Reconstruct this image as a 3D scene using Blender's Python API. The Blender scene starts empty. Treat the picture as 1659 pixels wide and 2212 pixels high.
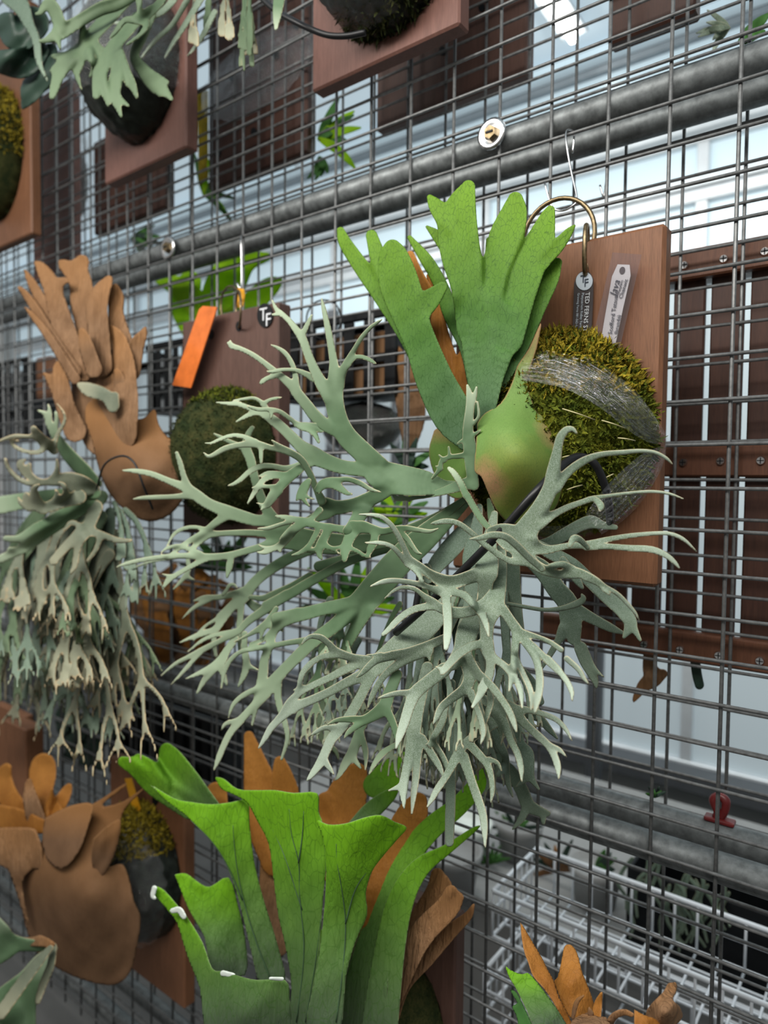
import bpy, bmesh, math, random
import numpy as np
from mathutils import Vector, Matrix, noise as mnoise

random.seed(7); rng = np.random.default_rng(7)
scene = bpy.context.scene
COL = scene.collection

# ------------------------------------------------------------------ camera
F_PX, IW, IH = 1473.5, 1659.0, 2212.0
YAW, PITCH, ROLL = 0.65127, -0.04336, 0.010308
CAM = np.array([0.15913, -0.85368, 1.45228])          # wire panel stands in the plane y = 0, floor at z = 0
_fw = np.array([-math.sin(YAW)*math.cos(PITCH), math.cos(YAW)*math.cos(PITCH), math.sin(PITCH)])
_r0 = np.array([math.cos(YAW), math.sin(YAW), 0.0]); _u0 = np.cross(_r0, _fw)
_r = _r0*math.cos(ROLL) + _u0*math.sin(ROLL); _u = -_r0*math.sin(ROLL) + _u0*math.cos(ROLL)
cam_d = bpy.data.cameras.new('camera'); cam = bpy.data.objects.new('camera', cam_d); COL.objects.link(cam)
m = Matrix.Identity(4)
for k in range(3):
    m[k][0] = _r[k]; m[k][1] = _u[k]; m[k][2] = -_fw[k]; m[k][3] = CAM[k]
cam.matrix_world = m
cam_d.sensor_fit = 'VERTICAL'; cam_d.sensor_height = 36.0; cam_d.sensor_width = 27.0
cam_d.lens = F_PX/IH*36.0; cam_d.clip_start = 0.02
cam_d.dof.use_dof = True; cam_d.dof.focus_distance = 0.71; cam_d.dof.aperture_fstop = 3.7
scene.camera = cam

# ------------------------------------------------------------------ world, lamps, exposure
world = bpy.data.worlds.new('world'); scene.world = world; world.use_nodes = True
bg = world.node_tree.nodes['Background']; bg.inputs[0].default_value = (1.0, 0.985, 0.95, 1); bg.inputs[1].default_value = 0.24
scene.view_settings.view_transform = 'Standard'; scene.view_settings.look = 'None'
scene.view_settings.exposure = 0.45; scene.view_settings.gamma = 1.0; scene.view_settings.use_curve_mapping = False
def area(name, loc, rot, sx, sy, power, col=(1, 0.97, 0.92)):
    l = bpy.data.lights.new(name, 'AREA'); l.shape = 'RECTANGLE'; l.size = sx; l.size_y = sy; l.energy = power; l.color = col
    o = bpy.data.objects.new(name, l); COL.objects.link(o); o.location = loc; o.rotation_euler = rot; return o
area('ceiling_lamp', (-0.35, -1.25, 2.55), (math.radians(26), math.radians(-4), 0), 2.6, 0.45, 44)
area('wall_fill_light', (-0.8, 0.95, 2.58), (math.radians(28), 0, 0), 3.2, 0.25, 20)  # added light tilted at the rear wall to brighten it

# ------------------------------------------------------------------ helpers
def U(px, py, d):
    """point where the ray of a photo position meets the plane d cm in front of the wire panel"""
    px = np.asarray(px, float); py = np.asarray(py, float); d = np.asarray(d, float)
    dx = (px-IW/2)/F_PX; dy = -(py-IH/2)/F_PX
    dirv = _fw + dx[..., None]*_r + dy[..., None]*_u
    t = (-d/100.0-CAM[1])/dirv[..., 1]
    return CAM + t[..., None]*dirv
def UV(px, py, d): return Vector(U(px, py, d))

ORG = {}
def tag(o, label=None, cat=None, group=None, kind=None):
    if label: o['label'] = label
    if cat: o['category'] = cat
    if group: o['group'] = group
    if kind: o['kind'] = kind
    return o
def thing(name, label, cat, loc, group=None):
    o = bpy.data.objects.new(name, None); COL.objects.link(o); o.location = loc; o.empty_display_size = .02
    ORG[o] = np.array(loc, float); return tag(o, label, cat, group)
def link(name, me, mat, parent=None, origin=None):
    """vertices of me are in world space; shift them to the parent's (or the given) origin"""
    o = bpy.data.objects.new(name, me); COL.objects.link(o)
    if mat is not None:
        for mm in (mat if isinstance(mat, (list, tuple)) else [mat]): me.materials.append(mm)
    if parent is not None:
        o.parent = parent; org = ORG[parent]
    elif origin is not None:
        org = np.array(origin, float); o.location = origin
    else: org = np.zeros(3)
    ORG[o] = org
    if np.abs(org).max() > 0: me.transform(Matrix.Translation(Vector(-org)))
    return o
def mesh_py(name, v, f, smooth=True):
    me = bpy.data.meshes.new(name); me.from_pydata([tuple(a) for a in v], [], f)
    if smooth: me.polygons.foreach_set('use_smooth', [True]*len(me.polygons))
    me.update(); return me
def bm_mesh(name, bm, smooth=False):
    me = bpy.data.meshes.new(name); bm.to_mesh(me); bm.free()
    if smooth: me.polygons.foreach_set('use_smooth', [True]*len(me.polygons))
    return me
def box_bm(c0, c1, bev=0.0, seg=1, bm=None):
    bm2 = bmesh.new()
    c0 = Vector(c0); c1 = Vector(c1)
    bmesh.ops.create_cube(bm2, size=1.0, matrix=Matrix.Translation((c0+c1)/2) @ Matrix.Diagonal((*[abs(a) for a in (c1-c0)], 1)))
    if bev > 0: bmesh.ops.bevel(bm2, geom=list(bm2.edges), offset=bev, segments=seg, affect='EDGES', profile=.5)
    return bm2
def box(name, c0, c1, mat, parent=None, bev=0.0015, origin=None):
    return link(name, bm_mesh(name, box_bm(c0, c1, bev)), mat, parent, origin)
def catmull(pts, sub=5):
    P = np.asarray(pts, float)
    if len(P) < 3:
        t = np.linspace(0, 1, sub*2)[:, None]; return P[0]*(1-t)+P[-1]*t
    Q = np.vstack([2*P[0]-P[1], P, 2*P[-1]-P[-2]]); out = []
    for i in range(1, len(Q)-2):
        p0, p1, p2, p3 = Q[i-1], Q[i], Q[i+1], Q[i+2]
        for t in np.arange(sub)/sub:
            out.append(.5*((2*p1)+(-p0+p2)*t+(2*p0-5*p1+4*p2-p3)*t*t+(-p0+3*p1-3*p2+p3)*t**3))
    out.append(P[-1]); return np.array(out)
def tube_mesh(name, pts, rad, sides=10, sub=6, closed=False, flat=None):
    P = [Vector(p) for p in (catmull(pts, sub) if sub else pts)]
    if closed: P = P[:-1]
    n = len(P); R = rad if hasattr(rad, '__len__') else [rad]*n
    if len(R) != n: R = np.interp(np.linspace(0, 1, n), np.linspace(0, 1, len(R)), R)
    v = []; f = []; up = None
    for i in range(n):
        tg = (P[(i+1) % n]-P[i-1]) if closed or 0 < i < n-1 else (P[1]-P[0] if i == 0 else P[-1]-P[-2])
        tg.normalize()
        if up is None: up = tg.orthogonal().normalized()
        else:
            up = up-tg*up.dot(tg); up.normalize()
        s = tg.cross(up)
        for k in range(sides):
            a = 2*math.pi*k/sides; v.append(P[i]+(up*math.cos(a)+s*math.sin(a))*R[i])
    for i in range(n if closed else n-1):
        for k in range(sides):
            a = i*sides+k; b = i*sides+(k+1) % sides; j = ((i+1) % n)*sides
            f.append((a, b, j+(k+1) % sides, j+k))
    if not closed: f.append(tuple(range(sides))[::-1]); f.append(tuple((n-1)*sides+k for k in range(sides)))
    return mesh_py(name, v, f)

# ------------------------------------------------------------------ materials
MATS = {}
def nmat(name):
    m = bpy.data.materials.new(name); m.use_nodes = True; nt = m.node_tree
    return m, nt, nt.nodes['Principled BSDF'], nt.nodes.new
def ramp(nt, fac, stops):
    r = nt.nodes.new('ShaderNodeValToRGB'); e = r.color_ramp.elements
    while len(e) < len(stops): e.new(.5)
    for el, (p, c) in zip(e, stops): el.position = p; el.color = (*c, 1)
    nt.links.new(fac, r.inputs[0]); return r.outputs[0]
def noise(nt, scale, detail=4, rough=.55, vec=None, dist=0):
    n = nt.nodes.new('ShaderNodeTexNoise'); n.inputs['Scale'].default_value = scale; n.inputs['Detail'].default_value = detail
    n.inputs['Roughness'].default_value = rough; n.inputs['Distortion'].default_value = dist
    if vec: nt.links.new(vec, n.inputs['Vector'])
    return n.outputs[0]
def objco(nt, scale=(1, 1, 1)):
    g = nt.nodes.new('ShaderNodeNewGeometry'); mp = nt.nodes.new('ShaderNodeMapping'); mp.inputs['Scale'].default_value = scale
    nt.links.new(g.outputs['Position'], mp.inputs['Vector']); return mp.outputs[0]
def mixc(nt, fac, a, b, mode='MIX'):
    x = nt.nodes.new('ShaderNodeMix'); x.data_type = 'RGBA'; x.blend_type = mode
    for s, val in ((x.inputs['Factor'], fac), (x.inputs[6], a), (x.inputs[7], b)):
        if isinstance(val, (int, float)): s.default_value = val
        elif isinstance(val, tuple): s.default_value = (*val, 1)
        else: nt.links.new(val, s)
    return x.outputs[2]
def bump(nt, b, h, strength=.3, dist=.001):
    n = nt.nodes.new('ShaderNodeBump'); n.inputs['Strength'].default_value = strength; n.inputs['Distance'].default_value = dist
    nt.links.new(h, n.inputs['Height']); nt.links.new(n.outputs[0], b.inputs['Normal'])
def plain(name, col, rough=.6, metal=0.0, var=.15, scale=60, bmp=0, spec=.5):
    m, nt, b, N = nmat(name); b.inputs['Roughness'].default_value = rough; b.inputs['Metallic'].default_value = metal
    b.inputs['Specular IOR Level'].default_value = spec
    n = noise(nt, scale, 4, .6, objco(nt))
    nt.links.new(ramp(nt, n, [(.3, tuple(c*(1-var) for c in col)), (.7, tuple(min(1, c*(1+var)) for c in col))]), b.inputs['Base Color'])
    if bmp: bump(nt, b, n, bmp)
    return m
def wood(name, c1, c2, rough=.55):
    m, nt, b, N = nmat(name); b.inputs['Roughness'].default_value = rough; b.inputs['Specular IOR Level'].default_value = .35
    g = noise(nt, 1.0, 6, .65, objco(nt, (160, 160, 9)), .6); g2 = noise(nt, 7.0, 3, .5, objco(nt)); g3 = noise(nt, 1.0, 2, .5, objco(nt, (900, 900, 60)))
    c = ramp(nt, g, [(.25, c1), (.75, c2)])
    c = mixc(nt, .35, c, ramp(nt, g2, [(.3, tuple(x*.6 for x in c1)), (.7, c2)]))
    c = mixc(nt, .18, c, ramp(nt, g3, [(.35, tuple(x*.35 for x in c1)), (.6, c2)]))
    nt.links.new(c, b.inputs['Base Color']); bump(nt, b, g, .15, .0006); return m
def leaf(name, c1, c2, edge, edge_w=1.1, tipc=None, speck=0, vein=None, rough=.62, trans=.15, vscale=150, basec=None, tip0=.45, vstr=.5, rib=0, spots=(), base1=.45):
    """a frond: colour varies softly, pale margin (attribute edge, in mm from the rim), pale tips, felt specks or net veins"""
    m, nt, b, N = nmat(name); b.inputs['Roughness'].default_value = rough; b.inputs['Specular IOR Level'].default_value = .25
    co = objco(nt)
    c = ramp(nt, noise(nt, 22, 4, .6, co), [(.3, c1), (.7, c2)])
    at = N('ShaderNodeAttribute'); at.attribute_name = 'along'
    ed = N('ShaderNodeAttribute'); ed.attribute_name = 'edge'
    if basec: c = mixc(nt, ramp(nt, at.outputs['Fac'], [(0.0, (1, 1, 1)), (base1, (0, 0, 0))]), c, basec)
    if tipc: c = mixc(nt, ramp(nt, at.outputs['Fac'], [(tip0, (0, 0, 0)), (1.0, (.85, .85, .85))]), c, tipc)
    for (pt, r0, r1, sc) in spots:                                     # blotches of another colour, where the frond itself has them
        vd = N('ShaderNodeVectorMath'); vd.operation = 'DISTANCE'; vd.inputs[1].default_value = pt
        nt.links.new(co, vd.inputs[0]); dv = N('ShaderNodeMath'); dv.operation = 'DIVIDE'; dv.inputs[1].default_value = r1; nt.links.new(vd.outputs['Value'], dv.inputs[0])
        nn = N('ShaderNodeMath'); nn.operation = 'MULTIPLY_ADD'; nn.inputs[1].default_value = .5; nn.inputs[2].default_value = -.25; nt.links.new(noise(nt, 55, 3, .6, co), nn.inputs[0])
        ad = N('ShaderNodeMath'); ad.operation = 'ADD'; nt.links.new(dv.outputs[0], ad.inputs[0]); nt.links.new(nn.outputs[0], ad.inputs[1])
        c = mixc(nt, ramp(nt, ad.outputs[0], [(r0/r1, (.9, .9, .9)), (1.0, (0, 0, 0))]), c, sc)
    if vein:
        v = N('ShaderNodeTexVoronoi'); v.feature = 'DISTANCE_TO_EDGE'; v.inputs['Scale'].default_value = vscale
        mp = objco(nt, (1.5, 1.5, .75)); nt.links.new(mp, v.inputs['Vector'])
        c = mixc(nt, ramp(nt, v.outputs['Distance'], [(.0, (vstr,)*3), (.055, (0, 0, 0))]), c, vein)
    if speck:
        c = mixc(nt, ramp(nt, noise(nt, 1500, 2, .7, co), [(.46, (0, 0, 0)), (.62, (speck, speck, speck))]), c, (.62, .70, .66))
        c = mixc(nt, ramp(nt, noise(nt, 420, 3, .7, co), [(.5, (0, 0, 0)), (.75, (speck*.6,)*3)]), c, (.60, .68, .63))
    if edge:
        ma = N('ShaderNodeMath'); ma.operation = 'DIVIDE'; ma.inputs[1].default_value = edge_w; nt.links.new(ed.outputs['Fac'], ma.inputs[0])
        c = mixc(nt, ramp(nt, ma.outputs[0], [(.15, (.8, .8, .8)), (1.0, (0, 0, 0))]), c, edge)
    nt.links.new(c, b.inputs['Base Color'])
    if rib: bump(nt, b, noise(nt, 1.0, 4, .6, objco(nt, (150, 150, 14)), .4), rib, .010)
    else: bump(nt, b, noise(nt, 160, 3, .6, co), .12, .001)
    if trans:
        t = N('ShaderNodeBsdfTranslucent'); nt.links.new(c, t.inputs[0]); mx = N('ShaderNodeMixShader'); mx.inputs[0].default_value = trans
        nt.links.new(b.outputs[0], mx.inputs[1]); nt.links.new(t.outputs[0], mx.inputs[2])
        nt.links.new(mx.outputs[0], nt.nodes['Material Output'].inputs[0])
    return m
def moss_mat(name, c1, c2, c3):
    m, nt, b, N = nmat(name); b.inputs['Roughness'].default_value = .9; b.inputs['Specular IOR Level'].default_value = .1
    co = objco(nt); n1 = noise(nt, 45, 4, .6, co); n2 = noise(nt, 320, 3, .6, co)
    c = mixc(nt, ramp(nt, n2, [(.3, (0, 0, 0)), (.7, (1, 1, 1))]), ramp(nt, n1, [(.3, c1), (.65, c2)]), ramp(nt, n1, [(.35, c2), (.7, c3)]))
    nt.links.new(c, b.inputs['Base Color']); bump(nt, b, n2, .8, .004); return m
def film_mat(name, opac=.35):
    m, nt, b, N = nmat(name)
    tr = N('ShaderNodeBsdfTransparent'); gl = N('ShaderNodeBsdfGlossy'); gl.inputs['Roughness'].default_value = .07; gl.inputs[0].default_value = (1, 1, 1, 1)
    co = objco(nt, (60, 60, 160)); n1 = noise(nt, 1.0, 5, .65, co, 1.2)
    bp = N('ShaderNodeBump'); bp.inputs['Strength'].default_value = .55; bp.inputs['Distance'].default_value = .012
    nt.links.new(n1, bp.inputs['Height']); nt.links.new(bp.outputs[0], gl.inputs['Normal'])
    lw = N('ShaderNodeLayerWeight'); lw.inputs[0].default_value = .35; nt.links.new(bp.outputs[0], lw.inputs['Normal'])
    fac = ramp(nt, lw.outputs['Facing'], [(.0, (opac*.3,)*3), (1, (min(1, opac*1.6),)*3)])
    mx = N('ShaderNodeMixShader'); nt.links.new(fac, mx.inputs[0]); nt.links.new(tr.outputs[0], mx.inputs[1]); nt.links.new(gl.outputs[0], mx.inputs[2])
    nt.links.new(mx.outputs[0], nt.nodes['Material Output'].inputs[0]); return m
def emit_mat(name, col, s, mixd=None):
    m, nt, b, N = nmat(name); b.inputs['Base Color'].default_value = (*col, 1); b.inputs['Roughness'].default_value = .25
    b.inputs['Emission Color'].default_value = (*col, 1); b.inputs['Emission Strength'].default_value = s; return m
def clear_mat(name, tint=(1, 1, 1), gloss=.12, rough=.05):
    m, nt, b, N = nmat(name)
    tr = N('ShaderNodeBsdfTransparent'); tr.inputs[0].default_value = (*tint, 1)
    gl = N('ShaderNodeBsdfGlossy'); gl.inputs['Roughness'].default_value = rough
    mx = N('ShaderNodeMixShader'); mx.inputs[0].default_value = gloss
    nt.links.new(tr.outputs[0], mx.inputs[1]); nt.links.new(gl.outputs[0], mx.inputs[2])
    nt.links.new(mx.outputs[0], nt.nodes['Material Output'].inputs[0]); return m

M = dict(
  wire=plain('galvanised_wire', (.155, .158, .156), .48, .55, .30, 120, .2),
  pipe=plain('galvanised_pipe', (.155, .168, .168), .48, .45, .40, 70, .06),
  alu=plain('white_aluminium', (.66, .71, .74), .35, .2, .06, 20),
  alugrey=plain('grey_aluminium', (.33, .37, .40), .4, .2, .08, 20),
  aludark=plain('dark_gap', (.10, .11, .12), .5, .2, .1, 20),
  board=wood('stained_board', (.120, .048, .020), (.250, .112, .055)),
  board_dark=wood('dark_board', (.060, .030, .022), (.125, .066, .050)),
  board_red=wood('reddish_board', (.105, .045, .034), (.200, .095, .072)),
  slat=wood('slat_wood', (.030, .012, .008), (.075, .030, .018)),
  rail=wood('rail_wood', (.075, .028, .014), (.165, .066, .034)),
  steel=plain('bright_steel', (.62, .62, .62), .22, 1.0, .1, 80),
  brass=plain('antique_brass', (.18, .135, .075), .38, .9, .45, 200),
  rubber=plain('black_cable', (.008, .008, .009), .38, 0, .2, 60, 0, .35),
  black=plain('black_plastic', (.006, .007, .008), .5, 0, .2, 60, 0, .2),
  whitewire=plain('white_coated_wire', (.74, .78, .82), .35, 0, .05, 40),
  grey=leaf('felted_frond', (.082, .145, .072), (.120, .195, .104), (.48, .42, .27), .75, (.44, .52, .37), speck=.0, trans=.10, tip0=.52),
  sage=leaf('sage_frond', (.070, .112, .060), (.105, .155, .085), (.26, .28, .16), .9, (.15, .21, .12), speck=.0, trans=.12),
  grey2=leaf('silvery_frond', (.094, .143, .082), (.146, .198, .124), (.48, .42, .27), .75, (.46, .55, .43), speck=.26, trans=.08, tip0=.58),
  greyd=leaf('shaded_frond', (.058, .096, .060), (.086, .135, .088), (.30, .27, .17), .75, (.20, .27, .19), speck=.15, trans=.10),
  greyl=leaf('olive_frond', (.095, .115, .072), (.165, .180, .120), (.46, .34, .19), 1.4, (.34, .33, .22), speck=.1, trans=.08),
  shield=leaf('green_shield', (.055, .150, .022), (.085, .205, .034), (.16, .26, .08), .6, (.20, .38, .02), vein=(.020, .072, .010), trans=.30, basec=(.090, .165, .085), vscale=150, vstr=.6, rib=.18),
  kidney=leaf('round_shield', (.105, .205, .040), (.150, .255, .060), (.36, .20, .10), 2.2, (.44, .25, .12), vein=(.085, .150, .035), trans=.12, vscale=210, tip0=.72, spots=((tuple(U(1110, 1075, 20)), .012, .075, (.235, .255, .045)), (tuple(U(1052, 1042, 19.5)), .012, .032, (.34, .185, .095)), (tuple(U(1205, 930, 15)), .008, .028, (.38, .21, .11)))),
  brown=leaf('dry_shield', (.170, .088, .040), (.300, .172, .090), (.28, .15, .07), 1.0, (.34, .165, .060), trans=.12, rough=.75, rib=.8),
  browno=leaf('orange_dry_shield', (.270, .100, .015), (.410, .170, .030), (.36, .18, .06), 1.0, (.46, .20, .04), vein=(.16, .06, .012), vscale=110, vstr=.35, trans=.22, rough=.65, rib=.35),
  nest=leaf('brown_nest', (.120, .064, .032), (.165, .090, .046), (.20, .11, .045), 1.0, (.30, .140, .045), trans=.12, rough=.75, rib=.12, tip0=.3),
  lime=leaf('lime_shield', (.125, .330, .010), (.190, .430, .018), (.32, .42, .20), .8, (.22, .52, .015), vein=(.050, .150, .012), trans=.35, basec=(.100, .150, .085), base1=.85, vscale=70, vstr=.45, rib=.35),
  limeb=leaf('bright_leaf', (.30, .56, .01), (.42, .68, .015), None, 1, None, trans=.45),
  green=leaf('mid_green_leaf', (.045, .140, .030), (.080, .220, .050), None, 1, None, trans=.2),
  darkg=leaf('dark_green_leaf', (.016, .034, .024), (.030, .058, .040), None, 1, None, trans=.05, rough=.45),
  rib=plain('dark_midrib', (.045, .095, .040), .6, 0, .2, 60),
  moss=moss_mat('moss', (.018, .034, .006), (.075, .110, .012), (.260, .235, .022)),
  mossy=moss_mat('yellow_moss', (.09, .075, .010), (.25, .19, .018), (.42, .32, .03)),
  mossd=moss_mat('dark_moss', (.006, .009, .005), (.022, .036, .010), (.075, .062, .022)),
  peat=plain('dark_wrapped_ball', (.014, .018, .014), .4, 0, .6, 60, .6, .25),
  film=film_mat('cling_film', .14), film2=film_mat('cling_film_loose', .20),
  white=plain('white_plastic', (.70, .76, .70), .35, 0, .03, 40),
  greytag=plain('grey_tag', (.060, .050, .050), .3, 0, .1, 60),
  disc=plain('tag_disc', (.45, .50, .55), .4, 0, .05, 60),
  thread=plain('raffia', (.42, .38, .20), .7, 0, .1, 60), ink=plain('ink', (.03, .04, .06), .6, 0, .1, 60), inkw=plain('white_print', (.62, .64, .66), .6, 0, .1, 60),
  orange=plain('orange_label', (.62, .155, .035), .18, 0, .18, 40),
  yellow=plain('yellow_label', (.70, .33, .01), .4, 0, .1, 40),
  sleeve=clear_mat('clear_sleeve', (.94, .91, .94), .13, .08),
  red=plain('red_plastic', (.11, .010, .010), .4, 0, .3, 60),
  wallm=plain('painted_wall', (.50, .54, .55), .8, 0, .06, 6),
  floorm=plain('concrete_floor', (.085, .085, .082), .8, 0, .12, 8),
  ceil=emit_mat('ceiling_added_glow', (.52, .62, .68), .42),  # emission added so the ceiling looks brighter and gives soft top light
  pane=emit_mat('frosted_bright_pane', (.50, .62, .68), .36),
  pane2=emit_mat('frosted_dim_pane', (.40, .47, .50), .30),
  tube=emit_mat('lamp_tube', (1, .98, .94), 14.0),
  potw=plain('pale_pot', (.27, .275, .27), .7, 0, .08, 20),
)

# ------------------------------------------------------------------ frond sheets
TILES = {'0': (0, 0, 1), '1': (440, 640, 3.95), '2': (250, 940, 3.95), '3': (600, 960, 3.95), '4': (340, 1260, 3.95), '5': (640, 1300, 3.95),
         '6': (800, 1080, 3.95), '7': (1000, 880, 3.19), '8': (900, 1400, 3.95), 's': (700, 360, 1.73), 'l': (0, 500, 2.552),
         'k': (0, 500, 3.95), 'm': (0, 860, 4.879), 'n': (0, 1250, 4.879), 'g': (240, 1580, 1.975), 'b': (0, 1500, 4.1475), 'c': (0, 1780, 3.456),
         'r': (1060, 1960, 3.6065), 'u': (0, 0, 3.858), 'q': (600, 640, 4.1475), 'y': (320, 550, 4.608), 'o': (600, 150, 5.53), 'p': (1259, 1200, 4.1475)}
def parse(s):
    t, body = s.split(':', 1); ox, oy, z = TILES[t]; pts = []; opt = {}
    for tok in body.split():
        if '=' in tok: k, v = tok.split('='); opt[k] = float(v); continue
        a = [float(v) for v in tok.split(',')]
        pts.append([ox+a[0]/z, oy+a[1]/z, a[2]/z, a[3] if len(a) > 3 else np.nan])
    return np.array(pts), opt
def fill_depth(pts, prev, grow):
    d = pts[:, 3]; n = len(d)
    if np.isnan(d[0]):
        if prev is None: d[0] = 15
        else:
            k = np.argmin((prev[:, 0]-pts[0, 0])**2+(prev[:, 1]-pts[0, 1])**2); d[0] = prev[k, 3]
    s = np.concatenate([[0], np.cumsum(np.hypot(np.diff(pts[:, 0]), np.diff(pts[:, 1])))])
    if np.isnan(d[-1]):
        k = np.where(~np.isnan(d))[0][-1]; d[-1] = d[k]+grow*(s[-1]-s[k])/100
    ok = ~np.isnan(d); pts[:, 3] = np.interp(s, s[ok], d[ok]); return pts
def seg_field(C, X, Y, tilt):
    """C dense chain of x,y,width,depth,along; returns signed distance, depth, along on the sub-grid"""
    best = np.full(X.shape, 1e9); D = np.zeros(X.shape); A = np.zeros(X.shape)
    for a, b in zip(C[:-1], C[1:]):
        vx, vy = b[0]-a[0], b[1]-a[1]; L2 = vx*vx+vy*vy+1e-9
        t = np.clip(((X-a[0])*vx+(Y-a[1])*vy)/L2, 0, 1)
        qx = X-a[0]-t*vx; qy = Y-a[1]-t*vy
        s = np.hypot(qx, qy)-.5*(a[2]+(b[2]-a[2])*t)
        mk = s < best
        lat = (qx*-vy+qy*vx)/math.sqrt(L2)
        best = np.where(mk, s, best); D = np.where(mk, a[3]+(b[3]-a[3])*t+tilt*np.clip(lat, -30, 30), D); A = np.where(mk, a[4]+(b[4]-a[4])*t, A)
    return best, D, A
def blur(a, n):
    for _ in range(n):
        p = np.pad(a, 1, mode='edge'); a = (p[:-2, 1:-1]+p[2:, 1:-1]+p[1:-1, :-2]+p[1:-1, 2:]+2*p[1:-1, 1:-1])/6
    return a
def poly_sdf(P, X, Y):
    P = np.asarray(P, float); n = len(P); d = np.full(X.shape, 1e18); ins = np.zeros(X.shape, bool)
    for i in range(n):
        a = P[i]; b = P[(i+1) % n]; vx, vy = b-a
        t = np.clip(((X-a[0])*vx+(Y-a[1])*vy)/(vx*vx+vy*vy+1e-9), 0, 1)
        d = np.minimum(d, (X-a[0]-t*vx)**2+(Y-a[1]-t*vy)**2)
        c = (a[1] > Y) != (b[1] > Y)
        with np.errstate(divide='ignore', invalid='ignore'): xi = (b[0]-a[0])*(Y-a[1])/(b[1]-a[1])+a[0]
        ins ^= c & (X < xi)
    d = np.sqrt(d); return np.where(ins, -d, d)
def tps(ctl, X, Y):
    """smooth thin-plate surface through the depth control points"""
    sc = max(np.ptp(ctl[:, 0]), np.ptp(ctl[:, 1]), 1.0); p = (ctl[:, :2]-ctl[:, :2].mean(0))/sc; n = len(p)
    ker = lambda r2: .5*r2*np.log(r2+1e-9)
    K = ker(((p[:, None]-p[None])**2).sum(-1))+np.eye(n)*.02; Pm = np.column_stack([np.ones(n), p])
    A = np.block([[K, Pm], [Pm.T, np.zeros((3, 3))]]); w = np.linalg.lstsq(A, np.concatenate([ctl[:, 2], np.zeros(3)]), rcond=None)[0]
    x = (X-ctl[:, 0].mean())/sc; y = (Y-ctl[:, 1].mean())/sc
    D = w[n]+w[n+1]*x+w[n+2]*y
    for k in range(n): D = D+w[k]*ker((x-p[k, 0])**2+(y-p[k, 1])**2)
    return np.clip(D, ctl[:, 2].min()-2, ctl[:, 2].max()+2)
def build_sheet(S, D, A, X, Y, cell, thick, wave, seed):
    """clip the grid at S = 0, lift it to its depths, give it a lens-shaped thickness"""
    if wave:
        D = D+wave*np.sin(X/23+seed)*np.cos(Y/31+seed*2)+.6*wave*np.sin((X+Y)/13+seed*3)
    P = U(X, Y, D)
    du = np.gradient(P, axis=1); dv = np.gradient(P, axis=0); N = np.cross(du, dv); N /= np.linalg.norm(N, axis=-1, keepdims=True)+1e-12
    N = np.where((N*(CAM-P)).sum(-1, keepdims=True) < 0, -N, N)
    ins = S < 0; h, w = S.shape; idx = np.full(S.shape, -1); jj, ii = np.nonzero(ins); idx[jj, ii] = np.arange(len(jj))
    n0 = len(jj); pos = [P[ins]]; nor = [N[ins]]; dep = [-S[ins]]; al = [A[ins]]
    c = ins[:-1, :-1].astype(int)+ins[:-1, 1:]+ins[1:, 1:]+ins[1:, :-1]
    fj, fi = np.nonzero(c == 4); quads = np.stack([idx[fj, fi], idx[fj+1, fi], idx[fj+1, fi+1], idx[fj, fi+1]], 1).tolist()
    ev = {}; ex = []
    def cross(a, b):
        k = (a, b) if a < b else (b, a)
        if k not in ev:
            (j0, i0), (j1, i1) = k; s0, s1 = S[j0, i0], S[j1, i1]; t = min(.97, max(.03, s0/(s0-s1)))
            ev[k] = n0+len(ex); ex.append((P[j0, i0]*(1-t)+P[j1, i1]*t, A[j0, i0]*(1-t)+A[j1, i1]*t))
        return ev[k]
    polys = []
    mj, mi = np.nonzero((c > 0) & (c < 4))
    for j, i in zip(mj.tolist(), mi.tolist()):
        cs = [(j, i), (j+1, i), (j+1, i+1), (j, i+1)]; f = []
        for q in range(4):
            a = cs[q]; b = cs[(q+1) % 4]
            if ins[a]: f.append(int(idx[a]))
            if ins[a] != ins[b]: f.append(cross(a, b))
        if len(f) >= 3: polys.append(f)
    pos = np.vstack(pos+([np.array([e[0] for e in ex])] if ex else [])); al = np.concatenate([al[0], [e[1] for e in ex]])
    dpx = np.concatenate([dep[0], np.zeros(len(ex))]); nr = np.vstack([nor[0], np.zeros((len(ex), 3))])
    mpp = np.linalg.norm(pos-CAM, axis=1)/F_PX                       # metres per photo pixel at each vertex
    dm = dpx*mpp; R = thick*1.3; x = np.clip(dm/R, 0, 1); hgt = thick*np.sqrt(x*(2-x))
    front = pos+nr*hgt[:, None]; back = pos[:n0]-nr[:n0]*hgt[:n0, None]
    nv = len(front); bmap = lambda q: q+nv if q < n0 else q
    allf = quads+polys
    faces = allf+[[bmap(q) for q in f][::-1] for f in allf]
    return np.vstack([front, back]), faces, np.concatenate([dm, dm[:n0]])*1000, np.concatenate([al, al[:n0]])
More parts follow.
